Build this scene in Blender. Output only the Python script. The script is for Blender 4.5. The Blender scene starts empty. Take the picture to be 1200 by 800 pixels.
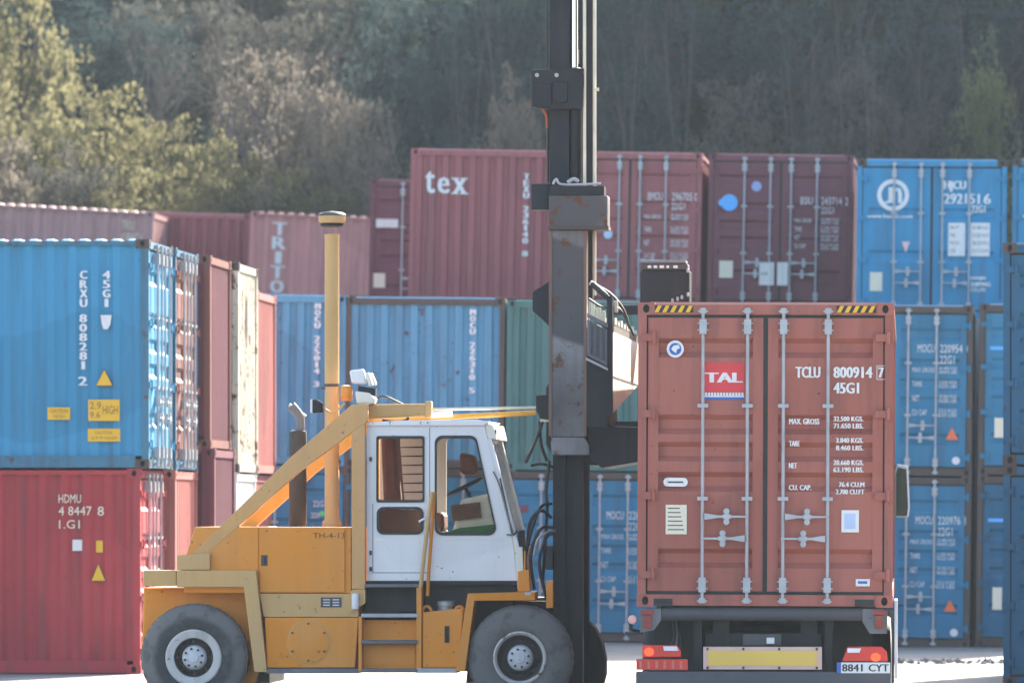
import bpy, math, random
from mathutils import Vector, Matrix
R = math.radians
scene = bpy.context.scene
COL = scene.collection
rnd = random.Random(7)

# ------------------------------------------------------------------ camera, sky, sun
YAW = R(4.15)
CAM_H = 2.04
FPX = 8000.0                      # focal length in photograph pixels (1200 wide), 240 mm lens
cam = bpy.data.cameras.new('camera')
cam.sensor_width = 36.0
cam.lens = FPX / 1200.0 * 36.0
cam.shift_y = 200.0 / 1200.0
cam.clip_start = 1.0
cam.clip_end = 3000.0
cam.dof.use_dof = True
cam.dof.focus_distance = 66.5
cam.dof.aperture_fstop = 3.3
camo = bpy.data.objects.new('camera', cam)
COL.objects.link(camo)
camo.location = (0, 0, CAM_H)
camo.rotation_euler = (R(90), 0, YAW)
scene.camera = camo

SUN_AZ, SUN_EL = R(17.0), R(26.0)
world = bpy.data.worlds.new('World')
scene.world = world
world.use_nodes = True
nt = world.node_tree
bg = nt.nodes['Background']
sky = nt.nodes.new('ShaderNodeTexSky')
sky.sky_type = 'NISHITA'
sky.sun_disc = False
sky.sun_elevation = SUN_EL
sky.sun_rotation = SUN_AZ
sky.air_density = 1.0
sky.dust_density = 3.0
nt.links.new(sky.outputs[0], bg.inputs[0])
bg.inputs[1].default_value = 0.1
sun = bpy.data.lights.new('sun', 'SUN')
sun.energy = 5.0
sun.angle = R(0.5)
sun.color = (1.0, 0.92, 0.8)
suno = bpy.data.objects.new('sun', sun)
COL.objects.link(suno)
sdir = Vector((math.sin(SUN_AZ) * math.cos(SUN_EL), math.cos(SUN_AZ) * math.cos(SUN_EL), math.sin(SUN_EL)))
suno.rotation_euler = sdir.to_track_quat('Z', 'Y').to_euler()
suno.location = (40, 60, 80)
vs = scene.view_settings
vs.view_transform = 'Standard'
vs.look = 'None'
vs.gamma = 1.0
vs.exposure = 2.4
vs.use_curve_mapping = False
HAZE = 0.00012                     # density of the air, per metre
scene.cycles.max_bounces = 8
scene.cycles.volume_bounces = 1

# ------------------------------------------------------------------ optics helpers (survey of the place)
def px_x(u, Y):
    """world X of image column u on the plane y = Y"""
    return Y * math.tan(math.atan((u - 600.0) / FPX) - YAW)
def depth(X, Y):
    return -X * math.sin(YAW) + Y * math.cos(YAW)
def px_z(v, X, Y):
    return CAM_H + (600.0 - v) * depth(X, Y) / FPX

# ------------------------------------------------------------------ materials
def new_mat(name):
    m = bpy.data.materials.new(name)
    m.use_nodes = True
    n = m.node_tree.nodes
    return m, m.node_tree, n['Principled BSDF']
def lk(t, a, b):
    t.links.new(a, b)
def noise(t, vec, scale, detail=3.0, rough=0.55):
    n = t.nodes.new('ShaderNodeTexNoise')
    n.inputs['Scale'].default_value = scale
    n.inputs['Detail'].default_value = detail
    n.inputs['Roughness'].default_value = rough
    lk(t, vec, n.inputs['Vector'])
    return n.outputs[0]
def ramp(t, fac, a, b, ca=(0, 0, 0, 1), cb=(1, 1, 1, 1)):
    r = t.nodes.new('ShaderNodeValToRGB')
    r.color_ramp.elements[0].position = a
    r.color_ramp.elements[1].position = b
    r.color_ramp.elements[0].color = ca
    r.color_ramp.elements[1].color = cb
    lk(t, fac, r.inputs[0])
    return r.outputs[0]
def mix(t, fac, a, b, mode='MIX'):
    m = t.nodes.new('ShaderNodeMix')
    m.data_type = 'RGBA'
    m.blend_type = mode
    for s, val in ((m.inputs[0], fac), (m.inputs[6], a), (m.inputs[7], b)):
        if isinstance(val, (int, float)):
            s.default_value = val
        elif isinstance(val, tuple):
            s.default_value = val if len(val) == 4 else (*val, 1)
        else:
            lk(t, val, s)
    return m.outputs[2]
def mapped(t, scale=(1, 1, 1)):
    """object coordinates shifted by a per-object random amount"""
    tc = t.nodes.new('ShaderNodeTexCoord')
    oi = t.nodes.new('ShaderNodeObjectInfo')
    mu = t.nodes.new('ShaderNodeVectorMath'); mu.operation = 'SCALE'
    mu.inputs[0].default_value = (37.0, 53.0, 71.0)
    lk(t, oi.outputs['Random'], mu.inputs['Scale'])
    mp = t.nodes.new('ShaderNodeMapping')
    mp.inputs['Scale'].default_value = scale
    lk(t, tc.outputs['Object'], mp.inputs['Vector'])
    ad = t.nodes.new('ShaderNodeVectorMath'); ad.operation = 'ADD'
    lk(t, mp.outputs[0], ad.inputs[0]); lk(t, mu.outputs[0], ad.inputs[1])
    return ad.outputs[0]
RUST = (0.105, 0.042, 0.02)
def paint(name, col, rust=0.35, fade=0.25, rough=0.5, fadecol=None, streak=0.5, dirt=(0.07, 0.06, 0.055)):
    m, t, b = new_mat(name)
    v = mapped(t)
    vs_ = mapped(t, (5.0, 5.0, 0.35))
    fc = fadecol or tuple(min(1, c * 1.3 + 0.01) for c in col)
    c = mix(t, ramp(t, noise(t, v, 0.9, 4), 0.35, 0.75), (*col, 1), (*fc, 1))
    fm = t.nodes.new('ShaderNodeMath'); fm.operation = 'MULTIPLY'; fm.inputs[1].default_value = fade
    lk(t, ramp(t, noise(t, v, 0.9, 4), 0.35, 0.75), fm.inputs[0])
    c = mix(t, fm.outputs[0], (*col, 1), (*fc, 1))
    # patches of touched-up paint
    c = mix(t, ramp(t, noise(t, v, 0.55, 1, 0.3), 0.6, 0.62), c, tuple(x * 0.93 for x in col) + (1,))
    # run-off streaks of grime
    sm = t.nodes.new('ShaderNodeMath'); sm.operation = 'MULTIPLY'; sm.inputs[1].default_value = streak
    lk(t, ramp(t, noise(t, vs_, 1.3, 5, 0.6), 0.48, 0.8), sm.inputs[0])
    c = mix(t, sm.outputs[0], c, (*dirt, 1))
    # rust blotches and scratches
    rp = 0.74 - 0.19 * rust
    rm = ramp(t, noise(t, v, 4.5, 7, 0.7), rp, rp + 0.06)
    c = mix(t, rm, c, (*RUST, 1))
    # small chips and scuffs
    cp = ramp(t, noise(t, v, 19.0, 4, 0.75), 0.68 - 0.05 * rust, 0.72 - 0.05 * rust)
    c = mix(t, cp, c, (*dirt, 1))
    lk(t, c, b.inputs['Base Color'])
    b.inputs['Roughness'].default_value = rough
    b.inputs['Specular IOR Level'].default_value = 0.18
    bp = t.nodes.new('ShaderNodeBump'); bp.inputs['Strength'].default_value = 0.12; bp.inputs['Distance'].default_value = 0.02
    lk(t, noise(t, v, 2.2, 5), bp.inputs['Height']); lk(t, bp.outputs[0], b.inputs['Normal'])
    return m
def plain(name, col, rough=0.6, metal=0.0, vary=0.25, scale=6.0, spec=0.4):
    m, t, b = new_mat(name)
    v = mapped(t)
    c = mix(t, noise(t, v, scale, 5), tuple(x * (1 - vary) for x in col), tuple(min(1, x * (1 + vary)) for x in col))
    lk(t, c, b.inputs['Base Color'])
    b.inputs['Roughness'].default_value = rough
    b.inputs['Metallic'].default_value = metal
    b.inputs['Specular IOR Level'].default_value = spec
    return m
def emit(name, col, strength):
    m, t, b = new_mat(name)
    b.inputs['Base Color'].default_value = (*col, 1)
    b.inputs['Roughness'].default_value = 0.25
    b.inputs['Emission Color'].default_value = (*col, 1)
    b.inputs['Emission Strength'].default_value = strength
    return m
M = {}
M['blue'] = paint('container_blue', (0.032, 0.18, 0.31), 0.35)
M['blue_left'] = paint('container_sky_blue', (0.05, 0.255, 0.43), 0.25, streak=0.45)
M['blue_bright'] = paint('container_bright_blue', (0.03, 0.24, 0.43), 0.3)
M['blue_deep'] = paint('container_deep_blue', (0.022, 0.115, 0.205), 0.6)
M['blue_pale'] = paint('container_faded_blue', (0.1, 0.28, 0.42), 0.65, 0.4)
M['blue_grimy'] = paint('container_grimy_blue', (0.06, 0.17, 0.25), 0.7, 0.3, streak=0.9)
M['rose_red'] = paint('container_faded_rose', (0.56, 0.24, 0.22), 0.2)  # distance haze mixed into the red paint
M['maroon'] = paint('container_maroon', (0.33, 0.105, 0.11), 0.35)
M['maroon_dark'] = paint('container_dark_maroon', (0.165, 0.055, 0.072), 0.35)
M['oxide'] = paint('container_oxide_red', (0.36, 0.118, 0.09), 0.4, 0.5, streak=0.5, fadecol=(0.38, 0.155, 0.125))
M['red'] = paint('container_red', (0.4, 0.05, 0.056), 0.5, streak=0.75)
M['pink'] = paint('container_faded_red', (0.42, 0.15, 0.13), 0.3, 0.5)
M['rose'] = paint('container_dusty_red', (0.44, 0.245, 0.24), 0.2)  # red paint washed pale to stand in for distance haze
M['green'] = paint('container_green', (0.07, 0.17, 0.16), 0.45)
M['cream'] = paint('container_rusty_white', (0.6, 0.56, 0.46), 1.0, streak=0.8)
M['ivory'] = paint('container_ivory', (0.7, 0.68, 0.66), 0.3)
M['brown'] = paint('container_brown', (0.2, 0.08, 0.065), 0.5)
M['steel'] = plain('galvanised_steel', (0.36, 0.375, 0.4), 0.5, 0.3, 0.35)
M['seal'] = plain('door_rubber', (0.03, 0.035, 0.035), 0.8)
M['rustframe'] = paint('rusty_frame', (0.085, 0.068, 0.06), 0.55)
M['white_print'] = plain('white_print', (0.68, 0.68, 0.68), 0.6, 0, 0.2, 25)
M['cream_print'] = plain('cream_print', (0.72, 0.66, 0.52), 0.6, 0, 0.15, 30)
M['red_print'] = plain('red_print', (0.62, 0.05, 0.06), 0.6, 0, 0.06)
M['blue_print'] = plain('blue_print', (0.05, 0.12, 0.42), 0.6, 0, 0.06)
M['sky_print'] = plain('light_blue_print', (0.1, 0.42, 0.85), 0.6, 0, 0.06)
M['black_print'] = plain('black_print', (0.025, 0.025, 0.025), 0.6, 0, 0.06)
M['yellow_print'] = plain('yellow_print', (0.75, 0.42, 0.03), 0.6, 0, 0.1)
M['orange_print'] = plain('orange_print', (0.75, 0.16, 0.06), 0.6, 0, 0.1)
M['green_print'] = plain('green_print', (0.1, 0.55, 0.2), 0.6, 0, 0.06)

# ------------------------------------------------------------------ mesh builder
class MB:
    def __init__(s):
        s.v = []; s.f = []
    def add(s, vs_, fs):
        o = len(s.v); s.v += [tuple(p) for p in vs_]; s.f += [tuple(i + o for i in f) for f in fs]; return s
    def box(s, a, b):
        x0, y0, z0 = a; x1, y1, z1 = b
        return s.add([(x0, y0, z0), (x1, y0, z0), (x1, y1, z0), (x0, y1, z0), (x0, y0, z1), (x1, y0, z1), (x1, y1, z1), (x0, y1, z1)],
                     [(0, 3, 2, 1), (4, 5, 6, 7), (0, 1, 5, 4), (1, 2, 6, 5), (2, 3, 7, 6), (3, 0, 4, 7)])
    def prism(s, poly, y0, y1):
        """poly: (x,z) points, extruded along y"""
        ar = sum(poly[i][0] * poly[(i + 1) % len(poly)][1] - poly[(i + 1) % len(poly)][0] * poly[i][1] for i in range(len(poly)))
        if ar < 0: poly = poly[::-1]
        n = len(poly)
        vs_ = [(x, y0, z) for x, z in poly] + [(x, y1, z) for x, z in poly]
        fs = [tuple(range(n)), tuple(range(2 * n - 1, n - 1, -1))]
        fs += [(i, i + n, (i + 1) % n + n, (i + 1) % n) for i in range(n)]
        return s.add(vs_, fs)
    def tube(s, pts, r, n=8, caps=True):
        pts = [Vector(p) for p in pts]
        rs = r if isinstance(r, (list, tuple)) else [r] * len(pts)
        up = None; rings = []
        for i, p in enumerate(pts):
            d = (pts[min(i + 1, len(pts) - 1)] - pts[max(i - 1, 0)]).normalized()
            if up is None:
                up = Vector((0, 0, 1)) if abs(d.z) < 0.9 else Vector((0, 1, 0))
            a = d.cross(up).normalized(); bb = a.cross(d).normalized(); up = bb
            rings.append([p + (a * math.cos(2 * math.pi * k / n) + bb * math.sin(2 * math.pi * k / n)) * rs[i] for k in range(n)])
        vs_ = [q for rg in rings for q in rg]
        fs = []
        for i in range(len(pts) - 1):
            for k in range(n):
                k2 = (k + 1) % n
                fs.append((i * n + k, i * n + k2, (i + 1) * n + k2, (i + 1) * n + k))
        if caps:
            fs.append(tuple(range(n))[::-1]); fs.append(tuple((len(pts) - 1) * n + k for k in range(n)))
        return s.add(vs_, fs)
    def lathe(s, prof, c, axis='y', n=40, caps=None):
        """prof: (r, t) pairs; t runs along the axis"""
        vs_ = []; fs = []
        for r, t_ in prof:
            for k in range(n):
                a = 2 * math.pi * k / n
                if axis == 'y': vs_.append((c[0] + r * math.cos(a), c[1] + t_, c[2] + r * math.sin(a)))
                elif axis == 'z': vs_.append((c[0] + r * math.cos(a), c[1] + r * math.sin(a), c[2] + t_))
                else: vs_.append((c[0] + t_, c[1] + r * math.cos(a), c[2] + r * math.sin(a)))
        for i in range(len(prof) - 1):
            for k in range(n):
                k2 = (k + 1) % n
                fs.append((i * n + k, i * n + k2, (i + 1) * n + k2, (i + 1) * n + k))
        if caps is None: caps = len(prof) == 2 or axis == 'z'
        for end in ((0, len(prof) - 1) if caps else ()):
            if prof[end][0] > 1e-4:
                fs.append(tuple(end * n + k for k in range(n)))
        return s.add(vs_, fs)
    def mesh(s, name, smooth=False):
        me = bpy.data.meshes.new(name)
        me.from_pydata(s.v, [], s.f)
        if smooth:
            me.polygons.foreach_set('use_smooth', [True] * len(me.polygons))
        me.update()
        return me
    def build(s, name, mat, parent=None, smooth=False, bevel=0.0, origin=None):
        if origin is not None:
            s.v = [(p[0] - origin[0], p[1] - origin[1], p[2] - origin[2]) for p in s.v]
        ob = place(name, s.mesh(name, smooth), mat, parent)
        if origin is not None: ob.location = origin
        if bevel:
            md = ob.modifiers.new('bevel', 'BEVEL'); md.width = bevel; md.segments = 2; md.limit_method = 'ANGLE'
        if smooth:
            ob.data.set_sharp_from_angle(angle=R(40))
        return ob
def place(name, me, mat, parent=None, loc=None, rot=None):
    ob = bpy.data.objects.new(name, me)
    COL.objects.link(ob)
    if not len(me.materials): me.materials.append(None)
    ob.material_slots[0].link = 'OBJECT'
    ob.material_slots[0].material = mat
    if parent: ob.parent = parent
    if loc is not None: ob.location = loc
    if rot is not None: ob.rotation_euler = rot
    return ob
def thing(name, label, cat, loc=(0, 0, 0), rot=(0, 0, 0), group=None):
    o = bpy.data.objects.new(name, None)
    COL.objects.link(o)
    o.location = loc; o.rotation_euler = rot
    o.empty_display_size = 0.3
    o['label'] = label; o['category'] = cat
    if group: o['group'] = group
    return o
def structure(name, mb, mat, smooth=False):
    o = mb.build(name, mat, None, smooth); o['kind'] = 'structure'; return o

# ------------------------------------------------------------------ print (lettering and stickers)
_glyph = {}
def glyph(txt):
    """flat letter mesh as verts/faces with its bounding box"""
    if txt not in _glyph:
        cu = bpy.data.curves.new('lettering', 'FONT'); cu.body = txt; cu.resolution_u = 2
        ob = bpy.data.objects.new('lettering', cu); COL.objects.link(ob)
        bpy.context.view_layer.update()
        me = bpy.data.meshes.new_from_object(ob.evaluated_get(bpy.context.evaluated_depsgraph_get()))
        vs_ = [(p.co.x, p.co.y) for p in me.vertices]; fs = [tuple(p.vertices) for p in me.polygons]
        bpy.data.objects.remove(ob); bpy.data.curves.remove(cu); bpy.data.meshes.remove(me)
        xs = [p[0] for p in vs_]; ys = [p[1] for p in vs_]
        _glyph[txt] = (vs_, fs, (min(xs), max(xs), min(ys), max(ys)))
    return _glyph[txt]
def write(mb, txt, x0, x1, z0, z1, y=-0.004, bold=0.0):
    """letters stretched into the rectangle, facing -y"""
    vs_, fs, (a, b, c, d) = glyph(txt)
    sx = (x1 - x0) / max(b - a, 1e-6); sz = (z1 - z0) / max(d - c, 1e-6)
    for k in ([0.0] if not bold else [-bold, 0.0, bold]):
        mb.add([(x0 + (p[0] - a) * sx + k, y - k * 0.02, z0 + (p[1] - c) * sz) for p in vs_], fs)
def write_col(mb, txt, xc, w, z1, z0, y=-0.004, bold=0.0):
    """letters one under another"""
    n = len(txt); h = (z1 - z0) / n
    for i, ch in enumerate(txt):
        if ch == ' ': continue
        ww = w * (0.35 if ch in '1I' else 1.0)
        zt = z1 - i * h
        write(mb, ch, xc - ww / 2, xc + ww / 2, zt - h * 0.86, zt, y, bold)
def disc(mb, x, z, r, y, n=20, r0=0.0):
    if r0:
        vs_ = [(x + q * math.cos(2 * math.pi * k / n), y, z + q * math.sin(2 * math.pi * k / n)) for q in (r0, r) for k in range(n)]
        mb.add(vs_, [(k, (k + 1) % n, n + (k + 1) % n, n + k) for k in range(n)])
    else:
        mb.add([(x + r * math.cos(2 * math.pi * k / n), y, z + r * math.sin(2 * math.pi * k / n)) for k in range(n)], [tuple(range(n))])

# ------------------------------------------------------------------ ground, terrace, hill
def smooth(a, b, x):
    t_ = max(0.0, min(1.0, (x - a) / (b - a))); return t_ * t_ * (3 - 2 * t_)
def gz(x, y):
    return 0.022 * max(0.0, min(12.0, -3.0 - x)) * smooth(96.5, 103.0, y)
def grid_mb(xs, ys, fn):
    b = MB(); nx = len(xs)
    b.v = [(x, y, fn(x, y)) for y in ys for x in xs]
    b.f = [(j * nx + i, j * nx + i + 1, (j + 1) * nx + i + 1, (j + 1) * nx + i) for j in range(len(ys) - 1) for i in range(nx - 1)]
    return b
m, t, b = new_mat('yard_concrete')
tc = t.nodes.new('ShaderNodeTexCoord'); v = tc.outputs['Object']
c = mix(t, ramp(t, noise(t, v, 0.35, 6), 0.3, 0.7), (0.2, 0.19, 0.175), (0.29, 0.275, 0.25))
c = mix(t, ramp(t, noise(t, v, 1.7, 6, 0.65), 0.56, 0.72), c, (0.1, 0.095, 0.09))
c = mix(t, ramp(t, noise(t, v, 9.0, 4, 0.6), 0.62, 0.75), c, (0.36, 0.345, 0.32))
lk(t, c, b.inputs['Base Color']); b.inputs['Roughness'].default_value = 0.8
bp = t.nodes.new('ShaderNodeBump'); bp.inputs['Strength'].default_value = 0.5; bp.inputs['Distance'].default_value = 0.05
lk(t, noise(t, v, 3.0, 8, 0.7), bp.inputs['Height']); lk(t, bp.outputs[0], b.inputs['Normal'])
M['ground'] = m
xs = [-900, -400, -150, -60] + [-40 + 2 * i for i in range(41)] + [60, 150, 400, 900]
ys = [-300, -60, 0, 30, 60, 80, 90] + [95 + 1 * i for i in range(20)] + [130, 180, 300, 600, 1500]
structure('ground', grid_mb(xs, ys, gz), M['ground'], True)

m, t, b = new_mat('hill_soil')
tc = t.nodes.new('ShaderNodeTexCoord'); v = tc.outputs['Object']
c = mix(t, ramp(t, noise(t, v, 0.5, 6), 0.35, 0.65), (0.018, 0.021, 0.012), (0.04, 0.034, 0.022))
c = mix(t, ramp(t, noise(t, v, 2.5, 6), 0.5, 0.7), c, (0.03, 0.038, 0.018))
lk(t, c, b.inputs['Base Color']); b.inputs['Roughness'].default_value = 0.95; b.inputs['Specular IOR Level'].default_value = 0.0
M['soil'] = m
M['wallconc'] = plain('terrace_concrete', (0.27, 0.26, 0.24), 0.85, 0, 0.25, 1.5)
def terr(x):
    z = 5.45 + 0.02 * (-3.5 - max(-13.0, min(6, x)))
    if x < -17.3: z += 0.055 * min(12, (-17.3 - x))
    return z
def hill_z(x, y):
    q = x - 0.225 * (y - 140)
    k = 0.27 + 0.68 * smooth(-13.5, -9.0, q)  # slope split along the sun's path to keep the right side shaded
    d = max(0.0, y - 142.5)
    z = k * (d - 3 * (1 - math.exp(-d / 3)))
    z = 62 * (1 - math.exp(-z / 62)) * 1.0
    bump = 0.5 * math.sin(x * 0.7 + y * 0.3) + 0.4 * math.sin(x * 0.31 - y * 0.53 + 1.3)
    return terr(x) - 0.02 + z + bump * smooth(143, 150, y)
ys = [110.95, 122, 130, 137, 141] + [143 + 1.5 * i for i in range(24)] + [181 + 5 * i for i in range(16)]
xs = [-62 + 2 * i for i in range(18)] + [-26 + i for i in range(30)] + [4.5 + 3 * i for i in range(20)]
structure('hill', grid_mb(xs, ys, lambda x, y: hill_z(x, y) if y > 118 or x < -2.6 else (5.17 if x > -2.55 else terr(x) - 0.02)), M['soil'], True)
wl = MB()
wl.box((-62, 110.6, -0.3), (-2.56, 110.94, 5.4)); wl.box((-2.55, 110.6, -0.3), (61, 110.94, 5.165))
wobj = wl.build('retaining_wall', M['wallconc']); wobj['label'] = 'concrete retaining wall behind the lower containers'; wobj['category'] = 'wall'

# ------------------------------------------------------------------ shipping containers
W2 = 1.219
_mesh = {}
def cached(key, fn):
    if key not in _mesh:
        _mesh[key] = fn()
    return _mesh[key]
def strip(profile, fixed):
    """profile: list of 2-D points; fixed(p, end) -> 3-D point"""
    b = MB(); n = len(profile)
    b.v = [fixed(p, 0) for p in profile] + [fixed(p, 1) for p in profile]
    b.f = [(i, i + 1, n + i + 1, n + i) for i in range(n - 1)]
    return b
def corr(a, b_, pitch, outer, dpt, slope_frac=0.25, share=0.5):
    n = max(1, round((b_ - a) / pitch)); p = (b_ - a) / n; s = p * slope_frac; f = (p - 2 * s) * share; g_ = (p - 2 * s) - f
    pts = [(a, outer)]
    for i in range(n):
        o = a + i * p
        pts += [(o + f, outer), (o + f + s, outer + dpt), (o + f + g_ + s, outer + dpt), (o + p, outer)]
    return pts
def frame_mesh(H, L, door):
    b = MB(); cw, cl, ch = 0.162, 0.178, 0.118
    for sx in (-1, 1):
        for y0, y1 in ((0.008, 0.1), (L - 0.1, L - 0.008)):
            xa, xb = sorted((sx * W2 * 0.996, sx * (W2 - 0.085)))
            b.box((xa, y0, ch), (xb, y1, H - ch))
        xa, xb = sorted((sx * (W2 - 0.004), sx * (W2 - 0.06)))
        b.box((xa, cl, 0.015), (xb, L - cl, 0.165))
        b.box((xa, cl, H - 0.075), (xb, L - cl, H - 0.022))
    x = W2 - cw
    b.box((-x, 0.012, H - 0.116), (x, 0.1, H - 0.02)); b.box((-x, L - 0.1, H - 0.116), (x, L - 0.012, H - 0.02))
    b.box((-x, 0.012, 0.012), (x, 0.1, 0.118)); b.box((-x, L - 0.1, 0.012), (x, L - 0.012, 0.13))
    return b.mesh('frame')
def casting_mesh():
    b = MB(); w, l, h = 0.162, 0.178, 0.118
    b.v = [(0, 0, 0), (w, 0, 0), (w, l, 0), (0, l, 0), (0, 0, h), (w, 0, h), (w, l, h), (0, l, h)]
    b.f = [(0, 3, 2, 1), (4, 5, 6, 7), (2, 3, 7, 6)]
    def face(o, ex, ez, nin, wd):
        n = 8; o = Vector(o); ex = Vector(ex); ez = Vector(ez); nin = Vector(nin)
        i0 = len(b.v)
        cx, cz, rx, rz = wd / 2, h / 2, 0.032, 0.042
        rim = []; inn = []; out = []
        for k in range(n):
            a = 2 * math.pi * k / n
            rim.append(o + ex * (cx + rx * math.cos(a)) + ez * (cz + rz * math.sin(a)))
            inn.append(rim[-1] + nin * 0.045)
            ca, sa = math.cos(a), math.sin(a); q = max(abs(ca), abs(sa))
            out.append(o + ex * (cx + wd / 2 * ca / q) + ez * (cz + h / 2 * sa / q))
        b.v += [tuple(p) for p in out + rim + inn]
        for k in range(n):
            k2 = (k + 1) % n
            b.f.append((i0 + k, i0 + k2, i0 + n + k2, i0 + n + k))
            b.f.append((i0 + n + k, i0 + n + k2, i0 + 2 * n + k2, i0 + 2 * n + k))
        b.f.append(tuple(i0 + 2 * n + k for k in range(n)))
        dark.extend(range(len(b.f) - 2 * n - 1 + 1, len(b.f), 2)); dark.append(len(b.f) - 1)
    dark = []
    face((0, 0, 0), (1, 0, 0), (0, 0, 1), (0, 1, 0), w)
    face((w, 0, 0), (0, 1, 0), (0, 0, 1), (-1, 0, 0), l)
    face((0, l, 0), (0, -1, 0), (0, 0, 1), (1, 0, 0), l)
    me = b.mesh('corner_casting')
    me.materials.append(None); me.materials.append(M['seal'])  # hole faces coloured dark to imitate the shade inside
    for i in dark: me.polygons[i].material_index = 1
    return me
def side_mesh(H, L, sx):
    pr = corr(0.1, L - 0.1, 0.278, W2 - 0.03, -0.036, 0.2, 0.5)
    return strip(pr, lambda p, e: (sx * p[1], p[0], 0.165 if e == 0 else H - 0.075)).mesh('side_wall')
def roof_mesh(H, L):
    b = MB(); pr = corr(0.1, L - 0.1, 0.209, H - 0.018, 0.028)
    xs_ = (-W2 + 0.02, -W2 + 0.12, W2 - 0.12, W2 - 0.02); n = len(pr)
    for k, x in enumerate(xs_):
        b.v += [(x, p[0], (H - 0.018) if k in (0, 3) else p[1]) for p in pr]
    for k in range(3):
        b.f += [(k * n + i, k * n + i + 1, (k + 1) * n + i + 1, (k + 1) * n + i) for i in range(n - 1)]
    return b.mesh('roof')
def endwall_mesh(H):
    pr = corr(-W2 + 0.085, W2 - 0.085, 0.235, 0.034, 0.05, 0.13, 0.62)
    b = strip(pr, lambda p, e: (p[0], p[1], 0.118 if e == 0 else H - 0.116))
    return b.mesh('end_wall')
def door_mesh(H, sx, ribs):
    """one leaf; sx -1 left, 1 right"""
    b = MB(); xa, xb = (0.022, W2 - 0.1); z0, z1 = 0.15, H - 0.145; st = 0.1
    X = lambda a, c: tuple(sorted((sx * a, sx * c)))
    for a, c in ((xa, xa + st), (xb - st, xb)):
        p, q = X(a, c); b.box((p, 0.03, z0), (q, 0.1, z1))
    dp = 0.095 if ribs is RIB5 else 0.066; hh = z1 - z0; w = 0.075 * 2.5 / 2; pts = [(z0, 0.034)]
    for f in ribs:
        zc = z1 - f * hh
        pts_r = [(zc - w, 0.034), (zc - w * 0.42, dp), (zc + w * 0.5, dp), (zc + w, 0.034)]
        pts = pts + [None] + [pts_r] if False else pts + pts_r
    pts = [pts[0]] + sorted(pts[1:], key=lambda p: p[0]) + [(z1, 0.034)]
    p, q = X(xa + st, xb - st)
    s_ = strip(pts, lambda pp, e: (p if e == 0 else q, pp[1], pp[0]))
    b.add(s_.v, s_.f)
    return b.mesh('door')
def hinge_mesh():
    b = MB(); b.box((-0.07, -0.012, -0.035), (0.07, 0.029, 0.035)); b.tube([(0.05, -0.012, -0.06), (0.05, -0.012, 0.06)], 0.02, 6)
    return b.mesh('hinge')
def bar_mesh(H):
    b = MB()
    b.tube([(0, -0.03, 0.045), (0, -0.03, H - 0.05)], 0.0165, 8)
    for z in (0.14, H - 0.3):
        b.box((-0.034, -0.058, z), (0.034, 0.029, z + 0.14))
        b.box((-0.052, -0.04, z + 0.03), (0.052, 0.0285, z + 0.045)); b.box((-0.052, -0.04, z + 0.095), (0.052, 0.0285, z + 0.11))
    for z, s in ((0.035, 1), (H - 0.105, 1)):
        b.box((-0.03, -0.045, z), (0.03, 0.0115, z + 0.05)); b.box((-0.048, -0.035, z + 0.012), (0.048, 0.011, z + 0.03))
    for z in (H * 0.35, H * 0.655):
        b.box((-0.05, -0.05, z), (0.05, 0.0285, z + 0.035))
    return b.mesh('locking_bar')
def handle_mesh():
    b = MB()
    b.prism([(0, -0.032), (0.07, -0.022), (0.12, -0.012), (0.42, -0.008), (0.42, 0.008), (0.12, 0.012), (0.07, 0.022), (0, 0.032)], -0.062, -0.045)
    b.box((0.195, -0.044, -0.062), (0.23, 0.029, 0.062)); b.box((0.175, -0.07, -0.022), (0.25, -0.063, 0.022))
    b.lathe([(0.03, -0.075), (0.03, -0.062)], (0.21, 0, -0.05), 'y', 8); b.lathe([(0.03, -0.075), (0.03, -0.062)], (0.21, 0, 0.05), 'y', 8)
    return b.mesh('handle')
def seal_mesh(H):
    b = MB(); z0, z1 = 0.121, H - 0.119; x = W2 - 0.088
    b.box((-x, 0.04, z0), (x, 0.062, z0 + 0.03)); b.box((-x, 0.04, z1 - 0.028), (x, 0.062, z1))
    for a, c in ((-x, -x + 0.014), (x - 0.014, x), (-0.021, 0.021)):
        b.box((a, 0.041, z0 + 0.031), (c, 0.063, z1 - 0.029))
    return b.mesh('door_seal')
HC, STD, L20, L40 = 2.896, 2.591, 6.058, 12.192
RIB5 = (0.11, 0.39, 0.49, 0.6, 0.88); RIB5B = (0.13, 0.33, 0.46, 0.58, 0.82); RIB2 = (0.32, 0.62)
GROUP = 'shipping containers stacked in the yard'
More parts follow.
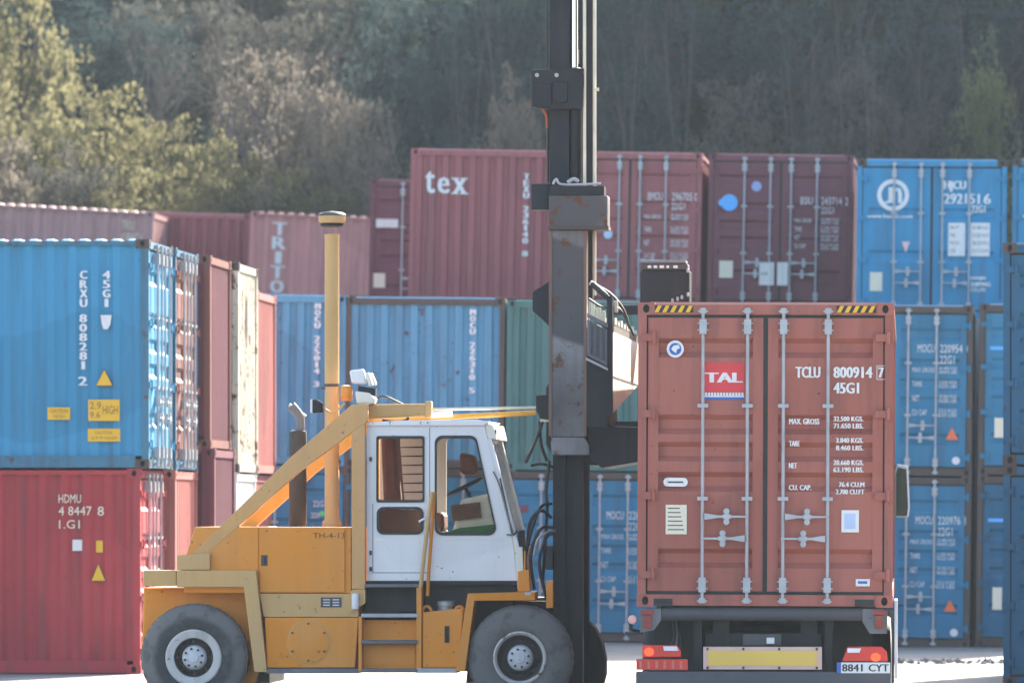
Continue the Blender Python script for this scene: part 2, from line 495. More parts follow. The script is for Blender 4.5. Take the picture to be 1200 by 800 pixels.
def container(label, mat, loc, H=STD, L=L20, front='door', ribs=RIB5B, rot=0.0, tilt=0.0, cast=None, bars=None, barx=(0.155, 0.545), frame=None, group=GROUP, rollx=0.0):
    r = thing('shipping_container', label, 'container', loc, (rollx, tilt, rot), group)
    place('frame', cached(('frame', H, L), lambda: frame_mesh(H, L, front)), frame or mat, r)
    cm = cached('cast', casting_mesh)
    for sx in (-1, 1):
        for y in (0, 1):
            for z in (0.0, H - 0.118):
                x = -W2 if sx < 0 else W2 - 0.162
                if y == 0: place('corner_casting', cm, cast or frame or mat, r, (x, 0, z))
                else: place('corner_casting', cm, cast or frame or mat, r, (x + 0.162, L, z), (0, 0, math.pi))
        place('side_wall', cached(('side', H, L, sx), lambda: side_mesh(H, L, sx)), mat, r)
    place('roof', cached(('roof', H, L), lambda: roof_mesh(H, L)), mat, r)
    place('floor', cached(('floor', L), lambda: MB().box((-W2 + 0.07, 0.11, 0.03), (W2 - 0.07, L - 0.11, 0.12)).mesh('floor')), M['rustframe'], r)
    ew = cached(('end', H), lambda: endwall_mesh(H))
    place('end_wall', ew, mat, r, (0, L, 0), (0, 0, math.pi))
    if front == 'wall':
        place('end_wall', ew, mat, r)
    else:
        place('door_seal', cached(('seal', H), lambda: seal_mesh(H)), M['seal'], r)
        for sx in (-1, 1):
            d = place('door', cached(('door', H, sx, ribs), lambda: door_mesh(H, sx, ribs)), mat, r)
            for f in (0.06, 0.35, 0.65, 0.93):
                place('hinge', cached('hinge', hinge_mesh), mat, d, (sx * (W2 - 0.105), 0, 0.15 + f * (H - 0.3)), (0, 0, 0 if sx > 0 else 0))
            for k, f in enumerate(barx):
                x = sx * (W2 - 0.1) * f
                bo = place('locking_bar', cached(('bar', H), lambda: bar_mesh(H)), bars or M['steel'], d, (x, 0, 0))
                left_bar = (sx < 0) == (k == 1)       # each handle lies between the two bars of its leaf
                ho = place('handle', cached('handle', handle_mesh), bars or M['steel'], d, (x + (0.02 if left_bar else -0.02), 0, H * (0.297 if left_bar else 0.225)))
                if not left_bar: ho.scale = (-1, 1, 1)
    r['H'] = H
    return r
def onto(r, mb, mat, name='lettering', side=False, parent=None):
    o = mb.build(name, mat, r if parent is None else parent)
    if side: o.location = (-W2 - 0.001, 0, 0); o.rotation_euler = (0, 0, -math.pi / 2)
    return o
def plate(x0, x1, z0, z1, y=-0.004, d=0.003):
    return MB().box((x0, y - d, z0), (x1, y, z1))
class Face:
    """photo measurements of one container front to its own metres"""
    def __init__(s, uc, vb, sc): s.uc, s.vb, s.sc = uc, vb, sc
    def x(s, u): return (u - s.uc) / s.sc
    def z(s, v): return (s.vb - v) / s.sc
    def txt(s, mb, t_, u0, u1, v0, v1, y=0.024, bold=0): write(mb, t_, s.x(u0), s.x(u1), s.z(v1), s.z(v0), y, bold)
    def plate(s, u0, u1, v0, v1, y=0.024, d=0.004): return plate(s.x(u0), s.x(u1), s.z(v1), s.z(v0), y, d)
    def tri(s, u0, u1, v0, v1, y=0.024, down=False):
        z0, z1 = s.z(v1), s.z(v0)
        if down: z0, z1 = z1, z0
        return MB().prism([(s.x(u0), z0), (s.x(u1), z0), (s.x((u0 + u1) / 2), z1)], y - 0.004, y)
WP = M['white_print']
def stack_up(r, H):
    a = r.matrix_basis @ Vector((0, 0, H)); return tuple(a)
# --- front row of the right-hand back stack (about 104 m away)
YM = 103.6; SM = FPX / 104.1
def back(uc, Y): return px_x(uc, Y)
def at_row(uc, Y): x = back(uc, Y); return (x, Y, gz(x, Y))
def data_rows(f, mb, u, rows, u_name, u_num, names=('MAX GROSS', 'TARE', 'NET', 'CU CAP'), nums=('30.480', '2.220', '28.260', '33.2')):
    for (v0, v1), a, b_ in zip(rows, names, nums):
        f.txt(mb, a, u + u_name[0], u + u_name[0] + (u_name[1] - u_name[0]) * len(a) / 9.0, v0, v1)
        f.txt(mb, b_ + ' KGS', u + u_num[0], u + u_num[1], v0 - 1, (v0 + v1) / 2 - 0.3)
        f.txt(mb, b_.replace('.', '')[::-1] + ' LBS', u + u_num[0], u + u_num[1], (v0 + v1) / 2 + 0.5, v1 + 1.5)
def back_doors(uc, num, chk, lev, base=None, tri=True, col='blue', label='', u_off=0.0, zshift=0.0):
    loc = at_row(uc, YM) if base is None else stack_up(base, STD)
    r = container(label, M[col], loc, STD, L20, 'door', RIB5B, tilt=0.012, cast=M['rustframe'], frame=M['rustframe'], barx=(0.21, 0.59))
    f = Face(uc, 600 + (CAM_H - lev * STD) * SM, SM)
    v0 = 0 if lev == 1 else 200
    mb = MB(); u = uc - 1042 + u_off
    f.txt(mb, 'MOCU', 1071 + u, 1091 + u, 404 + v0, 413.5 + v0); f.txt(mb, num, 1097 + u, 1123 + u, 404 + v0, 413.5 + v0)
    f.txt(mb, chk, 1129 + u - 1, 1132.5 + u - 1, 404 + v0, 413.5 + v0); f.txt(mb, '22G1', 1097 + u, 1114 + u, 417 + v0, 426.5 + v0)
    data_rows(f, mb, u, [(431 + v0, 436.5 + v0), (447 + v0, 453 + v0), (463.5 + v0, 470 + v0), (480 + v0, 486.5 + v0)], (1065, 1091), (1096, 1117))
    onto(r, mb, WP)
    if tri:
        onto(r, f.tri(1104.5 + u, 1119.5 + u, 500.5 + v0, 514.5 + v0), M['orange_print'], 'hazard_sticker')
        d = MB(); disc(d, f.x(1117 + u), f.z(539 + v0), 0.06, 0.022); onto(r, d, WP, 'round_sticker')
    return r, f
r0, f0 = back_doors(1042, '220976', '1', 0, None, True, 'blue', 'blue container numbered MOCU 220976, on the ground right of the truck')
r1, f1 = back_doors(1042, '220954', '0', 1, r0, True, 'blue', 'blue container numbered MOCU 220954 on top of number 220976')
for lev in (0, 1):
    if lev == 0:
        rr = container('dark blue container on the ground between container 220976 and the right edge stack', M['blue_deep'], at_row(1237.5, YM), tilt=0.012, cast=M['rustframe'], frame=M['rustframe'])
    else:
        rr = container('blue container with a cream plate, right of container MOCU 220954', M['blue'], stack_up(rr, STD), tilt=0.012, cast=M['rustframe'], frame=M['rustframe'])
    f = Face(1237.5, 600 + (CAM_H - lev * STD) * SM, SM); v0 = 0 if lev else 200
    onto(rr, f.plate(1163, 1174, 491 + v0 - (3 if lev == 0 else 0), 514 + v0), M['cream_print'], 'data_plate')
    onto(rr, f.plate(1157, 1185, 408 + v0, 412 + v0), M['sky_print'], 'blue_strip')
# lower doors and upper end walls behind the lift truck
lo3, f3 = back_doors(683, '228954', '5', 0, None, False, 'blue', 'blue container on the ground between lift mast and red truck container', -3.0)
onto(lo3, f3.plate(608, 617, 598, 607), M['maroon_dark'], 'sticker')
d = MB(); disc(d, f3.x(740.5), f3.z(733), 0.05, 0.022); 
lo2 = container('blue container on the ground behind the white cab', M['blue'], at_row(494, YM), tilt=0.012, cast=M['rustframe'], frame=M['rustframe'])
lo1 = container('blue container with a green spot, behind the exhaust and intake pipes', M['blue'], at_row(306, YM), tilt=0.02, cast=M['rustframe'])
f = Face(306, 600 + (CAM_H - 0.12) * SM, SM)
mb = MB(); f.txt(mb, '22G1', 364, 379, 590, 597); f.txt(mb, '2220', 362, 372, 604, 610); onto(lo1, mb, WP)
d = MB(); disc(d, f.x(375), f.z(605), 0.045, 0.02, 12); onto(lo1, d, M['green_print'], 'green_spot')
def endwall(uc, base, col, label, vtext=None, vcol=None, **k):
    r = container(label, M[col], stack_up(base, STD), STD, L20, 'wall', tilt=base.rotation_euler[1], **k)
    if vtext:
        f = Face(uc, 600 + (CAM_H - STD - 0.13) * SM, SM); mb = MB()
        write_col(mb, vtext, f.x(vcol[0]), 0.075, f.z(vcol[1]), f.z(vcol[2]), 0.028, 0.012); onto(r, mb, WP)
    return r
up1 = endwall(306, lo1, 'blue_pale', 'faded blue end wall behind the tall yellow intake pipe', 'MOCU 225014 3', (365, 358, 457))
up2 = endwall(494, lo2, 'blue_pale', 'faded blue container end wall with rusty corner posts above the white cab roof', 'MOCU 226310 5', (549.5, 362, 461), frame=M['rustframe'], cast=M['rustframe'])
up3 = endwall(683, lo3, 'green', 'dull green container end wall just left of the lift mast', None, None)

M['pale_sky_print'] = plain('pale_blue_sticker', (0.45, 0.6, 0.75), 0.6, 0, 0.06)
# --- upper row on the terrace (about 115 m away)
YU = 114.7; SU = FPX / 114.9
def up_loc(uc, dz=0.0): x = px_x(uc, YU); return (x, YU, terr(x) + dz)
tex = container('maroon container end wall with white tex lettering, high left of the mast', M['maroon'], up_loc(562), STD, L20, 'wall', tilt=0.022)
f = Face(562, 600 - (up_loc(562)[2] - CAM_H) * SU, SU); mb = MB()
for ch, u0, u1, v0, v1 in (('t', 495.5, 505.5, 201, 227), ('e', 510, 523, 208, 227), ('x', 528, 543, 208.5, 227)):
    f.txt(mb, ch, u0, u1, v0, v1, 0.024, 0.014)
for u0, u1, v in ((525.5, 534.5, 208.5), (536.5, 545, 208.5), (525.5, 534, 226), (536, 546, 226)):
    mb.box((f.x(u0), 0.02, f.z(v + 1.6)), (f.x(u1), 0.0235, f.z(v)))
write_col(mb, 'TEXU 236140 8', f.x(614), 0.085, f.z(202), f.z(300), 0.027, 0.012)
onto(tex, mb, WP)
bm = container('maroon container numbered BMOU 296705, just right of the mast', M['maroon'], up_loc(735.5), STD, L20, 'door', RIB5B, tilt=0.018, bars=M['steel'])
f = Face(735.5, 600 - (up_loc(735.5)[2] - CAM_H) * SU, SU); mb = MB()
f.txt(mb, 'BMOU', 757, 774.5, 225, 234.5); f.txt(mb, '296705', 785, 809, 225, 234.5); f.txt(mb, '0', 811.5, 815, 225, 234.5); f.txt(mb, '22G1', 784.5, 800.5, 237, 245)
data_rows(f, mb, 0, [(251, 256), (265.5, 271.5), (281, 287), (296, 302)], (753, 772.5), (784, 805))
onto(bm, mb, WP)
d = MB(); disc(d, f.x(711), f.z(275), 0.075, 0.022); onto(bm, d, M['pale_sky_print'], 'round_sticker')
bs = container('dark maroon container numbered BSIU 243714 with a light blue round sticker', M['maroon_dark'], up_loc(912.5), STD, L20, 'door', RIB5B, tilt=0.018)
f = Face(912.5, 600 - (up_loc(912.5)[2] - CAM_H) * SU, SU); mb = MB()
f.txt(mb, 'BSIU', 936, 950, 231, 240); f.txt(mb, '243714', 960, 984, 231, 240); f.txt(mb, '2', 988, 991.5, 231, 240); f.txt(mb, '22G1', 960, 975, 242.5, 250.5)
data_rows(f, mb, 0, [(256.5, 261), (266, 271), (276, 281), (286, 291)], (929, 949), (960, 981))
onto(bs, mb, WP)
d = MB(); disc(d, f.x(852.5), f.z(239), 0.14, 0.022); disc(d, f.x(844), f.z(239), 0.06, 0.0215); onto(bs, d, M['sky_print'], 'round_sticker')
d = MB(); disc(d, f.x(884), f.z(219.5), 0.085, 0.022); onto(bs, d, plain('lilac_print', (0.3, 0.36, 0.62), 0.6, 0, 0.05), 'round_sticker')
onto(bs, f.plate(842, 858, 307, 327), M['cream_print'], 'data_plate')
onto(bs, f.plate(889, 906.5, 308, 335, -0.045, 0.01), M['ivory'], 'lock_plate'); onto(bs, f.plate(910, 922.5, 308, 335, -0.045, 0.01), M['ivory'], 'lock_plate')
YH = 111.05; SH = FPX / 111.1
def hj_loc(uc): x = px_x(uc, YH); return (x, YH, 5.175)
hj = container('bright blue container with white H logo ring and web address', M['blue_bright'], hj_loc(1090.5), STD, L20, 'door', RIB2, tilt=0.01, bars=M['steel'], cast=M['rustframe'])
f = Face(1090.5, 600 - (5.175 - CAM_H) * SH, SH); mb = MB()
disc(mb, f.x(1045.3), f.z(229.7), 0.26, 0.022, 28, 0.19)
f.txt(mb, 'J', 1036, 1044.5, 220.5, 239.5, 0.022, 0.016); f.txt(mb, 'n', 1044.5, 1054.5, 221, 239, 0.022, 0.016)
f.txt(mb, 'www.hanjin.com', 1015, 1068, 252, 258, 0.022, 0.004)
f.txt(mb, 'HJCU', 1105, 1130, 212.5, 225.5, 0.022, 0.01); f.txt(mb, '292151', 1105, 1146, 227.5, 239.5, 0.022, 0.008); f.txt(mb, '6', 1151.5, 1159, 227.5, 239.5, 0.022, 0.008); f.txt(mb, '22G1', 1137, 1153, 241, 249.5, 0.022, 0.004)
for i, s_ in enumerate(('HANJIN', 'SHIPPING', 'CO.,LTD')): f.txt(mb, s_, 1137, 1154 + (i == 1) * 6, 324 + i * 6.7, 329 + i * 6.7, 0.022, 0.004)
onto(hj, mb, WP)
for k_, (u0, u1) in enumerate(((1110, 1130), (1136, 1158.5))):
    p_ = onto(hj, f.plate(u0, u1, 261.5, 300.5), WP, 'data_panel'); mb = MB()
    for i, s_ in enumerate(('MAX.WT.', 'TARE', 'PAYLOAD', 'CUBE')):
        f.txt(mb, (s_, ('30.480 KG', '2.230 KG', '28.250 KG', '33.2 CU.M'))[0] if k_ == 0 else ('30.480 KG', '2.230 KG', '28.250 KG', '33.2 CU.M')[i], u0 + 2, u0 + 2 + (u1 - u0 - 4) * (0.8 if k_ == 0 else 1) * (len(s_) / 8.0 if k_ == 0 else 1), 265 + i * 9, 269 + i * 9, 0.0195)
    onto(hj, mb, M['black_print'], 'panel_lettering', parent=p_)
onto(hj, f.plate(1019, 1033.5, 320, 342), M['cream_print'], 'data_plate')
onto(hj, f.tri(1056, 1065.5, 284, 297, 0.024, True), plain('pink_print', (0.75, 0.5, 0.48), 0.6), 'hazard_sticker')
hj2 = container('bright blue container cut by the picture edge, beside the H logo container', M['blue_bright'], hj_loc(1273), STD, L20, 'door', RIB2, tilt=0.01, bars=M['steel'], cast=M['rustframe'])
mb = MB(); f.uc = 1273; f.txt(mb, 'www.hanjin.com', 1196, 1249, 252, 258, 0.022, 0.004); onto(hj2, mb, WP)
# farther containers on the terrace
x = px_x(508, 125.5)
bd = container('maroon container with white strip and cream plate, low left of the tex end wall', M['maroon_dark'], (x, 125.5, terr(x) - 0.02), STD, L20, 'door', RIB5B, tilt=0.02)
f = Face(508, 600 - (terr(x) - CAM_H) * FPX / 126, FPX / 126)
onto(bd, f.plate(438, 464, 256.5, 266.5), M['ivory'], 'white_strip'); onto(bd, f.plate(436, 450, 320, 337), M['cream_print'], 'data_plate')
YA = 137.0
x = px_x(172, YA)
A = container('long dusty red container behind the tall blue one at the far left', M['rose'], (x, YA + W2, 5.51), STD, L40, 'wall', rot=math.pi / 2, tilt=0.0, rollx=-0.0)
A.rotation_euler = (Matrix.Rotation(0.06, 3, 'Y') @ Matrix.Rotation(math.pi / 2, 3, 'Z')).to_euler()
mb = MB(); s_ = FPX / 137.4
write(mb, 'TRIU', (134 - 172) / s_, (149 - 172) / s_, 2.591 - 0.38, 2.591 - 0.2); write(mb, '418447 6', (134 - 172) / s_, (160 - 172) / s_, 2.591 - 0.66, 2.591 - 0.44)
onto(A, mb, M['cream_print'], side=True)
x = px_x(220, 139.5)
B = container('dull red end wall between the two long dusty red containers at the back', M['maroon'], (x, 139.5, 5.6), STD, L20, 'wall', tilt=0.03)
x = px_x(637, YA)
C = container('dusty red container with TRITON down its side', M['rose_red'], (x, YA + W2, 5.52 - 0.05 * 6.0), STD, L20, 'wall', rot=math.pi / 2)
C.rotation_euler = (Matrix.Rotation(0.05, 3, 'Y') @ Matrix.Rotation(math.pi / 2, 3, 'Z')).to_euler()
mb = MB(); write_col(mb, 'TRITON', (319.5 - 637) / s_, 0.25, 2.591 - 0.2, 2.591 - 1.95, -0.004, 0.022); onto(C, mb, WP, side=True)

# --- left stack (ends face right)
LEFT = 'containers stacked along the left side'
def left(uend, D, z, H, L, col, front, label, **k):
    """uend: image column of the near lower right corner, D: distance of the near long side"""
    t_ = (uend - 600) / FPX
    X = D * (t_ * math.cos(YAW) - math.sin(YAW)); Y = D * (t_ * math.sin(YAW) + math.cos(YAW))
    return container(label, M[col], (X, Y + W2, z), H, L, front, rot=math.pi / 2, group=LEFT, **k)
SL = FPX / 86.2
l1b = left(165, 86.2, 0, STD, L40, 'red', 'door', 'red container on the ground, lower left, with a yellow triangle sticker')
l1 = left(175, 86.2, STD, HC, L40, 'blue_left', 'door', 'blue container with yellow warning labels, on top of the lower left red one', cast=M['rustframe'], frame=M['blue_grimy'])
f = Face(175, 600 - (STD - CAM_H) * SL, SL); mb = MB(); Y0 = -0.004
write_col(mb, 'CRXU', f.x(97.5), 0.085, f.z(317), f.z(361), Y0, 0.009); write_col(mb, '808281', f.x(97), 0.085, f.z(368), f.z(434), Y0, 0.009); write_col(mb, '2', f.x(96.5), 0.1, f.z(441), f.z(453), Y0, 0.009)
write_col(mb, '45G1', f.x(124.5), 0.085, f.z(317), f.z(361), Y0, 0.009)
onto(l1, mb, WP, side=True)
sh = MB().prism([(f.x(117.5), f.z(369)), (f.x(130.5), f.z(369)), (f.x(129), f.z(380)), (f.x(126), f.z(385.5)), (f.x(121), f.z(385.5)), (f.x(119), f.z(380))], -0.006, -0.003); onto(l1, sh, WP, 'shield_sticker', True)
def tri_sticker(r, u0, u1, v0, v1, f):
    onto(r, f.tri(u0 - 1, u1 + 1, v0 - 1.3, v1 + 0.8, -0.003), M['black_print'], 'sticker_border', True)
    onto(r, f.tri(u0, u1, v0, v1, -0.008), M['yellow_print'], 'hazard_sticker', True)
tri_sticker(l1, 112.5, 131.5, 433, 451.5, f)
def label_plate(r, u0, u1, v0, v1, f, lines):
    p_ = onto(r, f.plate(u0, u1, v0, v1, -0.003), M['yellow_print'], 'warning_label', True)
    mb = MB()
    for s_, a, b_, c_, d_ in lines: f.txt(mb, s_, a, b_, c_, d_, -0.009)
    o = mb.build('label_lettering', plain('label_ink', (0.2, 0.11, 0.03), 0.6), p_)
label_plate(l1, 103, 140, 468, 493, f, [('2.9', 105, 118, 470.5, 479), ('9.6', 105, 117, 482, 489.5), ('HIGH', 120, 138, 475, 485)])
label_plate(l1, 55, 81.5, 477, 491.5, f, [('CAUTION', 58, 79, 479, 483.5), ('HIGH', 62, 75, 485.5, 489.5)])
label_plate(l1, 102.5, 140.5, 502, 517, f, [('CAUTION', 111, 131, 504.5, 508.5), ('2.9 M HIGH', 107, 137, 511, 514.5)])
f = Face(165, 600 + CAM_H * SL, SL); mb = MB()
for s_, a, b_, c_, d_ in (('HDMU', 68, 94.5, 579, 589), ('4 8447', 68, 107, 593, 603.5), ('8', 114, 121.5, 593, 604), ('1.G1', 68.5, 93, 609, 619)): f.txt(mb, s_, a, b_, c_, d_, -0.004)
onto(l1b, mb, M['cream_print'], side=True)
onto(l1b, f.plate(84, 95.5, 632, 645), M['ivory'], 'white_sticker', True); onto(l1b, f.plate(112, 120, 633, 647), M['yellow_print'], 'yellow_sticker', True)
tri_sticker(l1b, 107, 123, 661, 680, f)
l2b = left(206, 88.85, 0, STD, L20, 'pink', 'wall', 'faded pink end wall low behind the red container, second from the front')
l2 = left(206.5, 88.85, STD, HC, L20, 'brown', 'door', 'brown container with door bars, right behind the tall blue one', frame=M['blue_deep'])
l3b = left(252, 91.5, 0, HC, L20, 'maroon_dark', 'wall', 'dusty red end wall on the ground, third along the left stack')
l3 = left(247, 91.5, HC, STD, L20, 'maroon_dark', 'wall', 'maroon container on top in the left stack, sticking out beyond the brown one', cast=M['brown'], frame=M['brown'])
l4b = left(278, 94.15, 0, STD, L20, 'ivory', 'wall', 'pale container end low in the left stack, under the rusty white one')
l4 = left(280, 94.15, STD, HC, L20, 'cream', 'wall', 'rusty white container end wall, fourth along the left stack', cast=M['rustframe'], frame=M['cream'])
l5b = left(297, 96.8, 0, STD, L20, 'pink', 'wall', 'pinkish container end low in the left stack, farthest back')
l5 = left(302.5, 96.8, STD, STD, L20, 'pink', 'wall', 'faded pink container end wall, last of the left stack beside the blue end walls')
hole = plate(-0.25, 0.05, 1.9, 2.4, 0.03, 0.004)
mb = MB().add([(-0.12, 0.022, 2.35), (0.02, 0.022, 2.5), (0.06, 0.022, 2.1), (-0.03, 0.022, 1.75), (-0.14, 0.022, 2.0)], [(0, 1, 2, 3, 4)]); onto(l4, mb, M['rustframe'], 'rust_patch')

# --- near stack at the right edge of the picture
YR = 79.9; SR = FPX / 80
ra = container('dark blue container on the ground at the right edge', M['blue_deep'], (px_x(1298, YR), YR, 0), STD, L20, 'door', RIB5B, cast=M['rustframe'], frame=M['blue_deep'], bars=M['blue_deep'])
rb = container('dark blue container with rusty corners, on top at the right edge', M['blue_deep'], (px_x(1298, YR), YR, STD), STD, L20, 'door', RIB5B, cast=M['rustframe'], bars=M['blue_deep'])

# loose stones and dirt at the edge of the shade on the right of the yard
rb_ = random.Random(31); st_ = MB()
for i in range(420):
    Y = 92.3 + 1.7 * rb_.random() + 0.6 * math.sin(i * 0.7); X = px_x(1030 + 160 * rb_.random(), Y); q = 0.012 + 0.05 * rb_.random() ** 3
    p_ = [(X + q * rb_.uniform(0.6, 1.4) * math.cos(a), Y + q * rb_.uniform(0.6, 1.4) * math.sin(a)) for a in (0, 1.3, 2.5, 3.8, 5.0)]
    st_.add([(a, b_, -0.01) for a, b_ in p_] + [(X, Y, q * rb_.uniform(0.5, 1.2))], [(k, (k + 1) % 5, 5) for k in range(5)])
so = st_.build('gravel', plain('dark_gravel', (0.13, 0.12, 0.11), 0.9, 0, 0.4, 3)); so['kind'] = 'stuff'

# ------------------------------------------------------------------ vehicle materials
M['orange'] = paint('lift_truck_orange', (0.74, 0.26, 0.026), 0.4, 0.45, 0.45, (0.56, 0.33, 0.13), 0.12)
M['tan'] = paint('faded_yellow_paint', (0.58, 0.355, 0.14), 0.35, 0.6, 0.5, (0.49, 0.35, 0.19), 0.12)
M['tan_warm'] = paint('warm_faded_yellow_paint', (0.62, 0.345, 0.13), 0.3, 0.5, 0.5, (0.5, 0.33, 0.19), 0.12)
M['white'] = paint('white_paint', (0.78, 0.78, 0.78), 0.05, 0.15, 0.4, (0.62, 0.61, 0.6), 0.1)
M['creamwhite'] = paint('cream_paint', (0.76, 0.74, 0.64), 0.05, 0.2, 0.4, (0.7, 0.66, 0.55), 0.15)
M['black'] = paint('black_paint', (0.014, 0.016, 0.02), 0.15, 0.3, 0.45, (0.05, 0.05, 0.055), 0.25, (0.06, 0.055, 0.05))
M['mast'] = paint('mast_black', (0.015, 0.018, 0.025), 0.25, 0.4, 0.45, (0.04, 0.04, 0.05), 0.25, (0.08, 0.06, 0.05))
M['grey'] = paint('worn_grey_steel', (0.14, 0.145, 0.16), 0.45, 0.6, 0.5, (0.24, 0.245, 0.255), 0.6, (0.075, 0.065, 0.06))
M['amber'] = paint('amber_yellow_paint', (0.7, 0.36, 0.06), 0.2, 0.4, 0.5, (0.6, 0.38, 0.12), 0.12)
M['worn_steel'] = paint('scuffed_steel', (0.085, 0.085, 0.092), 0.95, 1.0, 0.5, (0.3, 0.3, 0.31), 0.75, (0.1, 0.075, 0.06))
M['chassis'] = paint('chassis_grey', (0.075, 0.08, 0.09), 0.4, 0.5, 0.55, (0.12, 0.12, 0.13), 0.3)
M['chrome'] = plain('chrome_rod', (0.75, 0.78, 0.82), 0.12, 1.0, 0.05)
M['hose'] = plain('rubber_hose', (0.02, 0.021, 0.023), 0.5)
M['chain'] = plain('greased_cream_hose', (0.62, 0.58, 0.44), 0.4)
M['gasket'] = plain('window_rubber', (0.022, 0.025, 0.028), 0.6)
M['rimgrey'] = paint('rim_grey', (0.5, 0.48, 0.46), 0.9, 0.3)
M['rimdark'] = paint('rim_dark', (0.05, 0.047, 0.045), 0.6, 0.4)
M['hub'] = paint('hub_silver', (0.55, 0.55, 0.57), 0.45, 0.3)
M['seat'] = plain('seat_vinyl', (0.16, 0.05, 0.035), 0.6)
M['wood'] = plain('brown_trim', (0.14, 0.055, 0.03), 0.6)
def tyre_mat(name, inner, outer, r0, r1):
    m, t, b = new_mat(name)
    tc = t.nodes.new('ShaderNodeTexCoord'); v = tc.outputs['Object']
    mp = t.nodes.new('ShaderNodeMapping'); mp.inputs['Scale'].default_value = (1, 0, 1); lk(t, v, mp.inputs['Vector'])
    ln = t.nodes.new('ShaderNodeVectorMath'); ln.operation = 'LENGTH'; lk(t, mp.outputs[0], ln.inputs[0])
    ad = t.nodes.new('ShaderNodeMath'); ad.operation = 'MULTIPLY_ADD'; ad.inputs[1].default_value = 0.07
    lk(t, noise(t, v, 7, 5), ad.inputs[0]); lk(t, ln.outputs['Value'], ad.inputs[2])
    c = mix(t, ramp(t, ad.outputs[0], r0, r1), inner, outer)
    c = mix(t, ramp(t, noise(t, v, 5, 6, 0.7), 0.52, 0.64), c, tuple(x * 0.6 for x in outer))
    lk(t, c, b.inputs['Base Color']); b.inputs['Roughness'].default_value = 0.85
    return m
M['tyre_worn'] = tyre_mat('dusty_tyre', (0.045, 0.047, 0.05), (0.145, 0.142, 0.138), 0.42, 0.48)
M['tyre_dusty'] = tyre_mat('grey_dusty_tyre', (0.14, 0.136, 0.13), (0.15, 0.147, 0.142), 0.3, 0.6)
M['tyre_dark'] = plain('dark_tyre', (0.03, 0.03, 0.032), 0.85)
m, t, b = new_mat('cab_glass')
b.inputs['Base Color'].default_value = (0.74, 0.73, 0.68, 1); b.inputs['Roughness'].default_value = 0.05
b.inputs['Transmission Weight'].default_value = 1.0; b.inputs['IOR'].default_value = 1.05
b.inputs['Specular IOR Level'].default_value = 0.9
M['glass'] = m
m, t, b = new_mat('mirror_glass')
b.inputs['Base Color'].default_value = (0.035, 0.06, 0.055, 1); b.inputs['Roughness'].default_value = 0.12; b.inputs['Metallic'].default_value = 1.0  # dark green tint stands in for the mirror's reflection
M['mirror'] = m
M['lamp_red'] = emit('rear_lamp_lit', (1.0, 0.07, 0.02), 0.3)
M['lens_red'] = plain('red_lens', (0.62, 0.04, 0.03), 0.25)
M['lens_amber'] = plain('amber_lens', (0.85, 0.26, 0.02), 0.25)
M['lens_white'] = plain('white_lens', (0.7, 0.7, 0.74), 0.2)
M['board_yellow'] = plain('reflective_yellow', (0.72, 0.48, 0.1), 0.5, 0, 0.12, 3)
M['board_rim'] = plain('reflective_rim', (0.62, 0.42, 0.36), 0.5, 0, 0.15)
M['worn_red'] = paint('worn_red_paint', (0.3, 0.06, 0.045), 0.8)
M['truck_blue'] = paint('tractor_blue', (0.03, 0.11, 0.3), 0.05, 0.1, 0.35)

